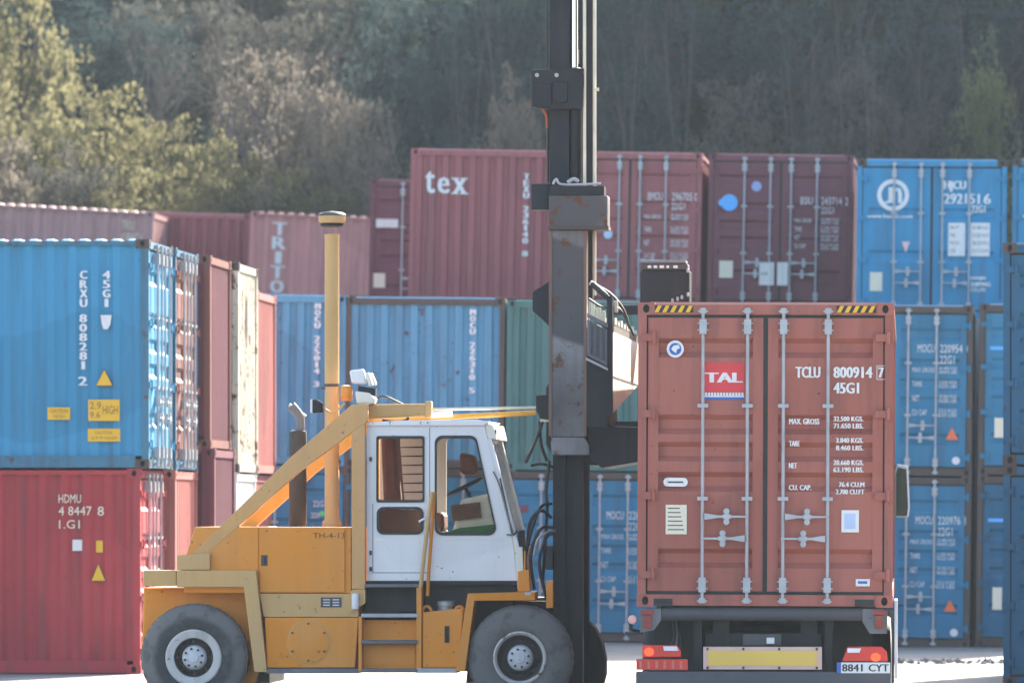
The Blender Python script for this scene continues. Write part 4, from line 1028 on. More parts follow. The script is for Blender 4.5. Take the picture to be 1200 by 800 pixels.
# cab
YC = 0.2
def rounded(poly, r, n=6):
    out = []; N = len(poly)
    for i in range(N):
        p = Vector(poly[i]); a = (Vector(poly[i - 1]) - p).normalized(); c_ = (Vector(poly[(i + 1) % N]) - p).normalized()
        ang = a.angle(c_); d_ = r / math.tan(ang / 2); cen = p + (a + c_).normalized() * (r / math.sin(ang / 2))
        s0 = p + a * d_ - cen; s1 = p + c_ * d_ - cen
        a0 = math.atan2(s0.y, s0.x); da = (math.atan2(s1.y, s1.x) - a0 + math.pi) % (2 * math.pi) - math.pi
        out += [(cen.x + r * math.cos(a0 + da * k / n), cen.y + r * math.sin(a0 + da * k / n)) for k in range(n + 1)]
    return out
def ray_poly(c, ang, poly):
    d = Vector((math.cos(ang), math.sin(ang))); best = None
    for i in range(len(poly)):
        a = Vector(poly[i]) - c; b_ = Vector(poly[(i + 1) % len(poly)]) - c; e = b_ - a
        den = d.x * e.y - d.y * e.x
        if abs(den) < 1e-12: continue
        t_ = (a.x * e.y - a.y * e.x) / den; s_ = (a.x * d.y - a.y * d.x) / den
        if t_ > 0 and -1e-6 <= s_ <= 1 + 1e-6 and (best is None or t_ < best): best = t_
    return c + d * best
def holed(mb, outer, inner, y0, y1):
    c = Vector((sum(p[0] for p in inner) / len(inner), sum(p[1] for p in inner) / len(inner)))
    angs = sorted({round(math.atan2(p[1] - c.y, p[0] - c.x), 5) for p in list(outer) + list(inner)})
    n = len(angs); o_ = [ray_poly(c, a, outer) for a in angs]; i_ = [ray_poly(c, a, inner) for a in angs]
    vs_ = []
    for ring, y in ((o_, y0), (i_, y0), (o_, y1), (i_, y1)): vs_ += [(p.x, y, p.y) for p in ring]
    fs = []
    for k in range(n):
        k2 = (k + 1) % n
        fs += [(k, k2, n + k2, n + k), (2 * n + k, 3 * n + k, 3 * n + k2, 2 * n + k2), (n + k, n + k2, 3 * n + k2, 3 * n + k), (k, 2 * n + k, 2 * n + k2, k2)]
    mb.add(vs_, fs)
sc_ = 1 / 114.0
def window(parent, poly, r, y, name='window_frame'):
    inner = rounded(pp(poly, y), r * sc_); c = Vector((sum(p[0] for p in inner) / len(inner), sum(p[1] for p in inner) / len(inner)))
    small = []
    for p in inner:
        d_ = Vector(p) - c; small.append(tuple(c + d_ * (1 - 0.034 / max(0.1, d_.length))))
    g = MB(); holed(g, inner, small, y - 0.012, y + 0.05)
    fr = g.build(name, M['gasket'], parent)
    MB().prism(small, y + 0.012, y + 0.018).build('pane', M['glass'], fr)
    return inner
W_A = rect(441, 497.5, 510.5, 588.5); W_B = rect(441.5, 496.5, 593.5, 626); W_C = [(509.5, 510), (558, 510), (583.5, 627), (509.5, 627)]
def side(y0, y1, nm, parent):
    o_ = MB()
    for outer, win, r in ((rect(430, 503.5, 499, 591), W_A, 3), (rect(430, 503.5, 591, 632), W_B, 8), ([(503.5, 499), (567.5, 499), (600.5, 632), (503.5, 632)], W_C, 9)):
        holed(o_, pp(outer, YC), rounded(pp(win, YC), r * sc_), y0, y1)
    if nm == 'cab_side':
        o_.prism(pp([(503.5, 632.2), (600.5, 632.2), (606, 680), (503.5, 680)], YC), y0, y1); o_.prism(pp(rect(430, 503.5, 632.2, 680), YC), y0, y1)
    else: o_.prism(pp([(430, 632.2), (600.5, 632.2), (606, 680), (430, 680)], YC), y0, y1)
    return o_.build(nm, M['white'], parent)
near = side(YC, YC + 0.05, 'cab_side', lift)
for wv, r in ((W_A, 3), (W_B, 8), (W_C, 9)): window(near, wv, r, YC)
far = side(1.65, 1.7, 'cab_far_side', lift)
sm = MB()
for u0, u1, v0, v1 in ((436.5, 437.3, 590, 671), (436.5, 502, 670.4, 671.2), (503.1, 503.9, 500, 680)):
    sm.box((fu(u0, YC), YC - 0.003, fv(v1)), (fu(u1, YC), YC - 0.0005, fv(v0)))
sm.build('door_seam', M['grey'], near)
hg = MB()
for v in (535, 645, 664): hg.box((fu(433, YC), YC - 0.02, fv(v + 5)), (fu(436, YC), YC - 0.001, fv(v)))
hg.build('door_hinges', M['rustframe'], near)
MB().tube([pt(491, 611, YC - 0.03), pt(498, 607, YC - 0.03)], 0.012, 8).build('door_handle', M['white'], near, True)
rf = MB().prism(pp([(430, 499), (432, 494.5), (470, 492.5), (560, 491.5), (574, 494), (568, 498.9)], YC), YC - 0.03, 1.72); rf.build('cab_roof', M['white'], lift, bevel=0.012)
rb_ = MB()
for u in (456, 492, 500): rb_.lathe([(0.0, 0.0), (0.016, -0.01), (0.02, 0.002)], (fu(u), YC - 0.03, fv(495.5)), 'y', 8)
rb_.build('roof_rivets', M['chrome'], lift)
MB().prism(pp([(568, 496), (578, 498), (582, 515), (571, 513)], YC), YC + 0.0, 1.7).build('roof_visor', M['creamwhite'], lift, bevel=0.008)
wm = MB(); wm.box((fu(574), YC + 0.05, fv(510)), (fu(579.5), YC + 0.09, fv(503))); wm.build('visor_lamp', M['black'], lift)
# raked windscreen: corner pillars, pane, wiper
def slab(name, a, b_, th, y0, y1, mat):
    return MB().prism(pp([a, b_, (b_[0] + th, b_[1]), (a[0] + th, a[1])], YC), y0, y1).build(name, M[mat], lift)
slab('windscreen_pillar', (571, 513.3), (603, 640), 5, YC + 0.005, YC + 0.07, 'white'); slab('windscreen_pillar', (571, 513.3), (603, 640), 5, 1.62, 1.69, 'white')
slab('windscreen', (573, 513.3), (605, 640), 1.2, YC + 0.071, 1.619, 'glass')
MB().prism(pp([(601, 632.3), (606.5, 640.5), (612, 640.5), (614, 690), (606.5, 690), (606, 680)], YC), YC + 0.004, 1.69).build('cab_nose', M['creamwhite'], lift)
MB().prism(pp([(430, 632.5), (436, 632.5), (436, 679), (430, 679)], YC), YC + 0.051, 1.649).build('cab_back', M['white'], lift)
hose('wiper', [(586, 560, YC - 0.02), (597, 610, YC - 0.03), (601, 626, YC - 0.03), (606, 621, YC - 0.02)], 0.008)
hose('grab_rail', [(578, 552, YC - 0.05), (586, 570, YC - 0.06), (597, 610, YC - 0.06), (601, 625, YC - 0.04), (594, 626, YC - 0.01)], 0.009, 'grey')
# inside of the cab
it = pr('seat_back', [(446, 508), (463, 510), (470, 600), (450, 604)], 0.6, 1.15, 'seat', bevel=0.04)
pr('seat_cushion', [(452, 605), (520, 600), (520, 622), (452, 626)], 0.6, 1.15, 'seat', bevel=0.04)
lv = pr('louvre_panel', rect(468, 497, 511, 590), 1.5, 1.53, 'black')  # slatted panel added in place of reflections in the glass
for k in range(7): pr('slat', [(469, 514 + k * 10.5), (497, 514 + k * 10.5), (497, 522.5 + k * 10.5), (469, 523.5 + k * 10.5)], 1.44, 1.499, 'white', lv)
pr('green_mat', [(512, 626), (540, 618), (580, 614), (584, 626)], 0.42, 0.46, M['green_cloth'])
pr('seat_headrest', [(538, 530), (556, 533), (558, 556), (540, 556)], 0.7, 1.05, 'seat', bevel=0.04)
cs = pr('console', [(540, 585), (572, 578), (588, 640), (525, 640)], 0.5, 1.4, 'creamwhite', bevel=0.03)
pr('instrument_panel', [(528, 592), (562, 588), (564, 606), (530, 610)], 0.46, 0.499, 'wood', cs)
pr('door_pocket', [(444, 597), (495, 597), (495, 624), (444, 624)], 0.42, 0.46, 'wood')
sw = MB(); c0 = Vector(pt(545, 570, 0.9)); ax = Vector((-0.45, 0, 0.9)).normalized(); e1 = Vector((0, 1, 0)); e2 = ax.cross(e1)
sw.tube([c0 + (e1 * math.cos(2 * math.pi * k / 20) + e2 * math.sin(2 * math.pi * k / 20)) * 0.2 for k in range(21)], 0.016, 6, False); sw.tube([c0 - ax * 0.35, c0], 0.02, 6)
sw.build('steering_wheel', M['black'], lift, True)
pr('cab_floor', [(431, 668), (604, 668), (605, 679), (431, 679)], YC + 0.052, 1.648, 'black')
# lower cab, steps, front body
pr('cab_base', [(427, 680.6), (600, 680.6), (606, 690), (600, 712), (427, 718)], 0.3, 1.8, 'black')
pr('cab_base_edge', rect(428, 605, 680.4, 684.5), 0.19, 0.299, 'black')
stp = pr('step_panel', rect(424, 488, 726, 783), 0.2, 0.3, 'orange')
pr('step_panel_lower', rect(426, 486, 752, 779), 0.19, 0.199, 'orange', stp)
for v, mt in ((718.5, 'steel'), (749.5, 'grey'), (783, 'grey')): pr('step', rect(423, 490, v, v + 4.5), 0.03, 0.28, mt, bevel=0.006)
pr('step', rect(427, 492, 684, 687.5), 0.06, 0.18, 'grey')
for u0, u1, v0, v1 in ((488, 494, 688, 786), (420, 424, 722, 786)): pr('step_side', rect(u0, u1, v0, v1), 0.04, 0.3, 'orange', bevel=0.005)
hose('grab_rail', [(507, 576, 0.03), (503, 600, 0.03), (497, 650, 0.03), (493, 688, 0.03)], 0.021, 'tan'); hose('grab_rail', [(509, 576, 0.1), (507, 610, 0.1), (503, 660, 0.1), (501, 698, 0.1)], 0.018, 'orange')
fb = pr('front_tank', [(495, 717), (543, 712), (538, 782), (495, 782)], 0.06, 0.7, 'orange', bevel=0.012)
pr('slot', rect(521, 526.5, 733, 752.5), 0.052, 0.0599, 'black', fb)
for u in (500, 538): hose('lifting_eye', [(u - 5, 722, 0.12), (u - 4, 713, 0.12), (u + 1, 710, 0.12), (u + 5, 714, 0.12), (u + 5, 722, 0.12)], 0.014, 'orange')
fc = MB().lathe([(0.085, 0), (0.085, 0.05), (0.075, 0.055), (0.075, 0.08), (0.088, 0.085), (0.088, 0.13), (0.05, 0.14), (0, 0.14)], (fu(522, 0.3), 0.3, fv(719, 522, 0.3)), 'z', 20); fc.build('filler_cap', M['steel'], lift, True)
pr('lower_step', rect(488, 535, 782.5, 788), 0.03, 0.5, 'steel')
pr('front_fender', [(548, 695), (627, 693), (627, 703), (556, 703.5), (545, 786), (534, 786)], 0.0, 0.42, 'orange', bevel=0.006)
pr('arch_liner', [(556, 704), (640, 704), (660, 800), (546, 800)], 0.43, 1.9, 'black')
pr('tilt_bracket', [(607, 669), (620, 667), (621, 692.5), (607, 693)], 0.15, 0.3, 'orange', bevel=0.006); pr('tilt_bracket', [(640, 680), (648, 680), (648, 712), (640, 712)], 0.15, 0.3, 'orange', bevel=0.006)
pr('bracket_plate', rect(615, 622, 693.3, 697), -0.004, 0.1, 'steel'); MB().tube([pt(615, 668, 0.2), pt(615, 645, 0.2)], 0.009, 6).build('lever', M['orange'], lift)
nl = MB().lathe([(0.06, 0), (0.07, 0.03), (0.06, 0.08), (0.02, 0.1), (0, 0.1)], (fu(600, 0.4), 0.4, fv(692, 600, 0.4)), 'z', 14); nl.build('marker_lamp', M['steel'], lift, True)

# mast
pr('mast_foot', [(690.2, 728), (697, 735), (705, 752), (709, 772), (709, 790), (703, 812), (690.2, 816)], 1.6, 2.0, 'tyre_dark')
ml_ = {}
def vbeam(name, u0, u1, v0, v1, y0, y1, mat, parent=None, bevel=0.0): return MB().prism(pp(rect(u0, u1, v0, v1), y0), y0, y1).build(name, M[mat] if isinstance(mat, str) else mat, parent or lift, bevel=bevel)
TOP = -190
vbeam('mast_rail', 648, 663, 224, 816, 0.5, 0.68, 'mast'); vbeam('mast_rail', 671, 683, 224, 816, 0.52, 0.68, 'mast')
vbeam('mast_web', 663.1, 670.9, 224, 816, 0.56, 0.66, 'black')
vbeam('inner_mast_rail', 644, 667, TOP, 223, 0.52, 0.7, 'mast', bevel=0.008)
for y in (1.72,):
    vbeam('mast_rail', 655, 690, 224, 816, y, y + 0.18, 'mast'); vbeam('inner_mast_rail', 655, 683, TOP, 223, y, y + 0.18, 'mast')
for v in (700, 480, 250, 60, -120): vbeam('mast_cross_tie', 652, 672, v - 8, v + 8, 0.71, 1.71, 'black')
lc = MB().lathe([(0.062, 0), (0.066, 0.01), (0.066, fv(82) - fv(214)), (0.07, fv(82) - fv(214) + 0.02), (0.045, fv(82) - fv(214) + 0.03)], (fu(674, 0.6), 0.6, fv(214, 674, 0.6)), 'z', 18).build('lift_cylinder', M['mast'], lift, True)
MB().lathe([(0.043, 0), (0.043, fv(TOP) - fv(82))], (fu(672.5, 0.6), 0.6, fv(83, 672, 0.6)), 'z', 16).build('cylinder_rod', M['chrome'], lc, True)
for u, ya in ((685, 0.45), (697, 0.48)):
    MB().tube([pt(u, 346 if u > 690 else 520, ya), pt(u, 200, ya), pt(u, TOP, ya)], 0.017, 8).build('lift_hose', M['chain'], lift, True)
vbeam('hose_channel', 687.3, 694.6, TOP, 350, 0.5, 0.62, 'black')
hose('side_cable', [(641, TOP, 0.55), (641, 60, 0.55), (642, 215, 0.55)], 0.008); hose('side_cable', [(641, 122, 0.56), (642, 160, 0.56), (642, 214, 0.56)], 0.014)
# clamp bracket
ck = pr('clamp_bracket', [(622, 82), (684, 80), (684, 97), (682, 128), (640, 128), (623, 126)], 0.4, 0.5, 'black', bevel=0.008)
pr('clamp_plate', rect(624, 646, 98, 125), 0.37, 0.399, 'mast', ck, 0.006); pr('clamp_plate', rect(648, 665, 96, 120), 0.36, 0.399, 'mast', ck, 0.006)
bt = MB()
for u, v in ((629, 88), (652, 88), (660, 102)): bt.lathe([(0.022, 0), (0.022, 0.02)], (fu(u, 0.36), 0.385, fv(v, u, 0.36)), 'y', 8)
bt.build('clamp_bolts', M['steel'], ck)
for u, v in ((682, 85), (700, 105)): MB().tube([pt(u - 3, v, 0.42), pt(u + 2, v, 0.42)], 0.02, 6).build('hose_clip', M['chain'], lift)
hose('red_hose', [(636, 128, 0.5), (640, 136, 0.5), (641, 150, 0.5)], 0.012, plain('orange_hose', (0.35, 0.08, 0.02), 0.5))
# crosshead, hanging arm
ch_ = vbeam('crosshead', 643, 712, 229, 268, 0.14, 0.55, 'worn_steel', bevel=0.012)
vbeam('crosshead_cap', 642, 713, 264.5, 269, 0.125, 0.56, 'rustframe', ch_)
arm = vbeam('hanging_arm', 646, 685, 269.5, 512, 0.18, 0.42, 'worn_steel', bevel=0.012)
MB().prism(pp([(645, 512.3), (685, 512.3), (691, 522), (691, 533), (648, 533)], 0.16), 0.16, 0.44).build('arm_shoe', M['worn_steel'], arm, bevel=0.01)
for u0, u1 in ((643, 647), (684, 687.5)): MB().prism(pp(rect(u0, u1, 270, 511), 0.17), 0.17, 0.43).build('arm_flange', M['rusty_edge'], arm, bevel=0.004)
cr = hose('crosshead_pipe', [(648, 216, 0.2), (652, 210, 0.2), (658, 216, 0.2), (690, 216, 0.2), (704, 215, 0.2)], 0.013, 'steel'); hose('crosshead_pipe', [(665, 214, 0.25), (672, 210, 0.25), (678, 213, 0.25)], 0.02, 'steel')
vbeam('crosshead_plate', 643, 708, 218, 228.6, 0.2, 0.5, 'black')
pr('guide_block', rect(622.5, 643, 215, 246), 0.3, 0.5, 'mast', bevel=0.01)
pr('guide_block', [(624, 342), (643, 330), (643, 382), (639, 378), (624, 364)], 0.3, 0.5, 'mast', bevel=0.008)
tbk = pr('tilt_anchor', [(628, 463), (646, 462), (646, 492), (633, 490), (628, 480)], 0.36, 0.6, 'black', bevel=0.008)
pr('anchor_pin', rect(633, 645, 490.5, 494), 0.4, 0.55, 'chain', tbk)
pr('mast_gusset', [(640, 455), (645, 445), (645, 530), (640, 520)], 0.42, 0.49, 'black')
# hoses hanging between cab and mast
for P_ in ([(636, 493, 0.42), (628, 515, 0.4), (616, 542, 0.4)], [(632, 493, 0.42), (634, 520, 0.42), (641, 540, 0.44)], [(618, 640, 0.35), (622, 610, 0.3), (634, 598, 0.28), (646, 606, 0.4)],
           [(610, 690, 0.3), (618, 640, 0.28), (632, 596, 0.3), (646, 590, 0.45)], [(626, 690, 0.3), (622, 650, 0.28), (633, 620, 0.28), (647, 618, 0.45)], [(640, 700, 0.3), (632, 660, 0.3), (640, 630, 0.3), (648, 625, 0.45)],
           [(604, 660, 0.3), (609, 645, 0.3), (606, 672, 0.3), (601, 686, 0.3)], [(644, 540, 0.45), (640, 575, 0.42), (641, 600, 0.42), (636, 680, 0.42)], [(622, 545, 0.45), (634, 543, 0.45), (648, 547, 0.5)]):
    hose('hydraulic_hose', P_, 0.017)
hose('hydraulic_hose', [(626, 650, 0.25), (630, 632, 0.22), (640, 624, 0.25), (650, 622, 0.45)], 0.014, 'steel')
pr('valve_block', [(607, 622), (613, 620), (616, 668), (609, 670)], 0.25, 0.5, 'black', bevel=0.01); pr('oil_reservoir', rect(639, 648, 639, 667), 0.3, 0.45, 'black', bevel=0.01)

# carriage and spreader reaching along the container
pr('carriage', [(686, 432), (712, 441), (716, 545), (688, 545)], 0.45, 1.9, 'black')
pr('carriage_apron', [(688, 498), (748, 500), (752, 540), (705, 548), (690, 536)], 0.25, 1.9, 'black', bevel=0.01)
cpz = pr('carriage_plate', [(688, 374), (711.5, 386), (711.5, 430), (688, 417)], -0.12, -0.0605, 'grey', bevel=0.006)
for a in ([(688, 366.5), (712, 379), (712, 384), (688, 372)], [(688, 412), (711, 424), (711, 428), (688, 416.5)]): pr('plate_flange', a, -0.17, -0.125, 'grey', cpz)
pr('plate_edge', [(686.5, 418.5), (712, 431), (712, 434), (686.5, 421.5)], -0.18, -0.122, 'steel')
for k in range(3): pr('plate_rib', [(691 + k * 7, 377 + k * 3.4), (693.5 + k * 7, 378 + k * 3.4), (693.5 + k * 7, 416 + k * 3.6), (691 + k * 7, 415 + k * 3.6)], -0.15, -0.121, 'chassis', cpz)
XS = fu(717.5, 0.0); zt, zb_ = fv(388, 717), fv(485, 717)
yz = [(-0.02, zb_), (-0.02, zt), (5.4, zt), (5.4, zb_ + 0.42)]
spm = MB(); spm.v = [(XS - 0.2, y, z) for y, z in yz] + [(XS, y, z) for y, z in yz]
spm.f = [(0, 1, 2, 3), (7, 6, 5, 4)] + [(i, (i + 4), (i + 1) % 4 + 4, (i + 1) % 4) for i in range(4)]
spb = spm.build('spreader_beam', M['creamwhite'], lift)
MB().box((XS + 0.0005, -0.015, fv(442, 717)), (XS + 0.006, 5.38, fv(442, 717) + 0.018)).build('beam_seam', M['chassis'], spb)
MB().box((fu(711.8), -0.09, fv(487, 715)), (fu(718.6), -0.0205, fv(347, 715))).build('beam_end_post', M['black'], spb)
MB().box((XS - 0.26, -0.06, fv(500, 700)), (fu(711.7), -0.025, fv(384, 700))).build('beam_end_plate', M['black'], spb)
MB().box((XS - 0.2, 0.1, zt + 0.001), (XS - 0.02, 5.2, zt + 0.09)).build('beam_top_rail', M['rustframe'], spb)
lk_ = MB()
for k in range(9): lk_.box((XS - 0.12, 0.2 + k * 0.55, zt + 0.0905), (XS - 0.01, 0.42 + k * 0.55, zt + 0.13 + 0.03 * (k % 2)))
lk_.build('valve_bank', M['chain'], spb)
MB().box((XS + 0.01, 0.4, fv(540, 716)), (XS + 0.02 + 0.26, 5.0, fv(493, 716))).build('side_plate', M['black'], spb)
hose('spreader_hose', [(694, 333, 0.1), (702, 340, 0.05), (714, 352, 0.05), (716, 372, 0.05), (716, 390, 0.05)], 0.03); hose('spreader_hose', [(700, 335, 0.2), (716, 345, 0.2), (730, 362, 0.3), (738, 385, 0.4)], 0.016)
hose('spreader_hose', [(690, 350, 0.1), (706, 360, 0.1), (726, 362, 0.2), (742, 392, 0.4)], 0.012); hose('spreader_hose', [(692, 331, 0.12), (704, 339, 0.1), (713, 350, 0.1)], 0.026, 'chain')
for u0, u1, v0, v1 in ((692, 697, 352, 372), (698, 704, 360, 376), (705, 709, 364, 380), (720, 724, 352, 366)): vbeam('hose_fitting', u0, u1, v0, v1, 0.1, 0.16, 'chain', bevel=0.008)
bl_ = MB().lathe([(0.02, 0), (0.05, 0.01), (0.05, 0.06), (0.0, 0.07)], (fu(695, 0.4), 0.38, fv(467, 695, 0.4)), 'y', 12); bl_.build('carriage_lamp', M['chain'], lift, True)
vbeam('socket_frame', 692, 708, 485, 497, 0.43, 0.449, 'grey')
# far end of the spreader, over the container roof
ys = 5.2
def vs3(name, u0, u1, v0, v1, y0, y1, mat, parent=None): return MB().box((fu(u0, y0), y0, fv(v1, u0, y0)), (fu(u1, y0), y1, fv(v0, u0, y0))).build(name, M[mat], parent or lift, bevel=0.012)
sh_ = vs3('spreader_head', 750, 808, 317, 357, ys, ys + 0.5, 'black')
vs3('head_cap', 751, 806, 309, 316.5, ys + 0.02, ys + 0.45, 'rustframe', sh_); vs3('head_top', 753, 804, 305, 308.6, ys + 0.02, ys + 0.45, 'grey', sh_)
lg = MB()
for u, w_ in ((759, 4), (766, 4), (773, 5), (781, 3), (789, 5)): lg.box((fu(u, ys), ys + 0.005, fv(314, u, ys)), (fu(u + w_, ys), ys + 0.0195, fv(311, u, ys)))
lg.build('head_marks', M['white_print'], sh_)
for u, v in ((806, 317), (794, 350), (799, 348), (788, 352), (806, 345)): vs3('head_fitting', u - 1.6, u + 1.6, v - 2.5, v + 2.5, ys - 0.04, ys - 0.001, 'steel', sh_)
vs3('cross_arm', 712, 790, 357.3, 369, ys + 0.1, ys + 0.19, 'black')

# ------------------------------------------------------------------ vegetation on the hill
def leaf_mat(name, c0, c1, trans=0.45):
    m = bpy.data.materials.new(name); m.use_nodes = True
    t = m.node_tree; n = t.nodes; n.remove(n['Principled BSDF'])
    g = n.new('ShaderNodeNewGeometry'); v = mapped(t)
    f = n.new('ShaderNodeMath'); f.operation = 'MULTIPLY_ADD'; f.inputs[1].default_value = 0.55
    lk(t, g.outputs['Random Per Island'], f.inputs[0])
    nz = n.new('ShaderNodeMath'); nz.operation = 'MULTIPLY'; nz.inputs[1].default_value = 0.6
    lk(t, noise(t, v, 1.1, 4), nz.inputs[0]); lk(t, nz.outputs[0], f.inputs[2])
    c = mix(t, f.outputs[0], c0, c1)
    d = n.new('ShaderNodeBsdfDiffuse'); tr = n.new('ShaderNodeBsdfTranslucent'); mx = n.new('ShaderNodeMixShader')
    lk(t, c, d.inputs[0]); lk(t, c, tr.inputs[0]); mx.inputs[0].default_value = trans
    lk(t, d.outputs[0], mx.inputs[1]); lk(t, tr.outputs[0], mx.inputs[2])
    lk(t, mx.outputs[0], n['Material Output'].inputs[0])
    return m
L = {'olive': leaf_mat('olive_leaves', (0.075, 0.075, 0.04), (0.26, 0.24, 0.13)),
     'dry': leaf_mat('dry_leaves', (0.1, 0.088, 0.072), (0.25, 0.22, 0.175), 0.45),
     'dark': leaf_mat('dark_leaves', (0.032, 0.058, 0.062), (0.066, 0.092, 0.087), 0.3),  # bluish tone puts the slope's shade and haze into the leaves
     'grey': leaf_mat('grey_green_leaves', (0.06, 0.067, 0.06), (0.13, 0.125, 0.105), 0.35),
     'light': leaf_mat('light_green_leaves', (0.09, 0.12, 0.06), (0.2, 0.22, 0.12), 0.45)}
M['bark'] = plain('grey_bark', (0.1, 0.094, 0.088), 0.9, 0, 0.35, 3)
M['bark_dark'] = plain('brown_bark', (0.075, 0.06, 0.05), 0.9, 0, 0.35, 3)
M['twig'] = plain('brown_twigs', (0.2, 0.165, 0.13), 0.9, 0, 0.4, 1.5)
M['twig_grey'] = plain('grey_twigs', (0.09, 0.088, 0.088), 0.9, 0, 0.4, 1.5)
def rdir(r):
    while True:
        v_ = Vector((r.uniform(-1, 1), r.uniform(-1, 1), r.uniform(-1, 1)))
        if 0.05 < v_.length < 1: return v_.normalized()
def add_leaf(b, p, r, size):
    a = rdir(r); c_ = a.cross(rdir(r))
    if c_.length < 1e-3: return
    c_.normalize(); l_ = size * r.uniform(0.7, 1.4); w = l_ * r.uniform(0.35, 0.6)
    b.add([p - a * l_, p + c_ * w, p + a * l_, p - c_ * w], [(0, 1, 2, 3)])
def crown_mesh(seed, clumps, per, leaf, low=0.1):
    """unit-ish crown: height 1 (0..1), radius about 0.5; outline left ragged"""
    r = random.Random(seed); b = MB()
    for k in range(clumps):
        d = rdir(r); q = r.random() ** 0.4
        c = Vector((d.x * 0.44 * q, d.y * 0.44 * q, 0.52 + d.z * 0.43 * q))
        if c.z < low: c.z = low + r.random() * 0.2
        cr = r.uniform(0.05, 0.13); sq = r.uniform(0.5, 1.0)
        for i in range(per):
            e = rdir(r) * cr * r.random() ** 0.33
            add_leaf(b, c + Vector((e.x, e.y, e.z * sq)), r, leaf)
    return b.mesh('crown')
def trunk_mesh(seed, top=0.7, r0=0.028):
    r = random.Random(seed); b = MB()
    p = [Vector((0, 0, -0.06))]
    for k in range(5): p.append(p[-1] + Vector((r.uniform(-.03, .03), r.uniform(-.03, .03), (top + 0.06) / 5)))
    b.tube(p, [r0 * (1 - 0.14 * k) for k in range(6)], 7)
    for k in range(7):
        s_ = p[2 + k % 3]; a = r.random() * 6.28; e = s_ + Vector((math.cos(a) * 0.22, math.sin(a) * 0.22, r.uniform(0.12, 0.3)))
        b.tube([s_, (s_ + e) / 2 + Vector((0, 0, -0.02)), e], [r0 * 0.5, r0 * 0.35, r0 * 0.15], 5)
    return b.mesh('trunk')
def bare_meshes(seed, spread, depth_, upright=0.5, r0=0.016, forks=3):
    """leafless tree of height about 1: stout limbs and a mesh of fine twigs"""
    r = random.Random(seed); lim = MB(); tw = MB()
    def grow(p, d, ln, rad, lev):
        pts = [p]; dd = d.copy()
        for k in range(3):
            dd = (dd + rdir(r) * 0.17 + Vector((0, 0, 0.05 * upright))).normalized(); pts.append(pts[-1] + dd * ln / 3)
        (lim if lev < 2 else tw).tube(pts, [rad, rad * 0.85, rad * 0.7, rad * 0.55], 6 if lev < 2 else 3, False)
        if lev >= depth_: return
        n = forks + (1 if lev == 0 else 0) + (1 if r.random() < 0.5 else 0)
        for k in range(n):
            a = rdir(r); a = (a - dd * a.dot(dd)).normalized()
            nd = (dd * (1 - spread * 0.5) + a * spread * r.uniform(0.6, 1.2) + Vector((0, 0, 0.25 * upright))).normalized()
            s_ = pts[r.choice((1, 2, 3, 3))] if lev else pts[r.choice((2, 3, 3))]
            grow(s_, nd, ln * r.uniform(0.55, 0.8), rad * 0.5, lev + 1)
    grow(Vector((0, 0, -0.05)), Vector((r.uniform(-.08, .08), r.uniform(-.08, .08), 1)).normalized(), 0.42, r0, 0)
    top = max(v_[2] for v_ in tw.v)
    for b in (lim, tw): b.v = [(x / top, y / top, z / top) for x, y, z in b.v]
    return lim.mesh('trunk'), tw.mesh('crown')
crowns = [crown_mesh(s_, 120, 44, 0.0165) for s_ in (1, 2, 3)]
trunks = [trunk_mesh(s_) for s_ in (4, 5)]
bares = [bare_meshes(11, 0.75, 5, 0.5), bare_meshes(12, 0.6, 5, 0.8), bare_meshes(13, 0.9, 5, 0.3, 0.012)]
poles = [bare_meshes(21, 0.5, 3, 1.0, 0.011, 2), bare_meshes(22, 0.45, 3, 1.0, 0.01, 2)]
tr = random.Random(99)
def tree(kind, u, Y, vtop, rad_px, leafm, label, group, idx=None):
    X = px_x(u, Y); zb0 = hill_z(X, Y) - 0.1
    H = max(1.6, px_z(vtop, X, Y) - zb0); w = rad_px * 2 * depth(X, Y) / FPX
    k = idx if idx is not None else tr.randrange(100)
    root = thing('leafy_tree' if kind == 'leafy' else 'bare_tree', label, 'tree', (X, Y, zb0), (0, 0, tr.uniform(0, 6.28)), group)
    if kind == 'leafy':
        root.scale = (w, w, H)
        place('trunk', trunks[k % 2], M['bark_dark'], root); place('crown', crowns[k % 3], L[leafm], root)
    else:
        src = (bares if kind == 'bare' else poles)[k % (3 if kind == 'bare' else 2)]
        sc = w if w else H; root.scale = (max(w, 0.3 * H), max(w, 0.3 * H), H)
        place('trunk', src[0], M['bark'] if leafm != 'dark' else M['bark_dark'], root); place('crown', src[1], M['twig'] if leafm == 'dry' else M['twig_grey'], root)
    return root
GB, GD, GR = 'sunlit bushy trees on the left of the hill', 'dark trees filling the shaded hillside', 'leafless trees on the hillside'
def where(u):
    for a, w_ in ((100, 'above the left of the long dusty container'), (200, 'above the right of the long dusty container'), (300, 'above the plain red end wall'), (430, 'above the TRITON container'),
                  (480, 'left of the tex container'), (560, 'above the tex lettering'), (640, 'between tex lettering and mast'), (720, 'behind the mast'), (825, 'above container BMOU 296705'), (1000, 'above container BSIU 243714'), (1180, 'above the H logo container')):
        if u < a: return w_
    return 'at the right edge of the hillside'
placed = []
def grow(kind, u, Y, vt, r_, lm, head, grp, idx=None):
    o = tree(kind, u, Y, vt, r_, lm, '', grp, idx); placed.append((head + ' ' + where(u), u, o))
for u, Y, vt, r_, lm in ((30, 150, 92, 95, 'olive'), (118, 152, 84, 90, 'olive'), (190, 151, 122, 80, 'olive'), (262, 148, 150, 80, 'olive'), (335, 147.3, 182, 75, 'olive'), (390, 146.4, 212, 50, 'olive'), (165, 146.5, 178, 75, 'olive'), (238, 146.2, 192, 66, 'olive')):
    grow('leafy', u, Y, vt, r_, lm, 'sunlit olive bush', GB)
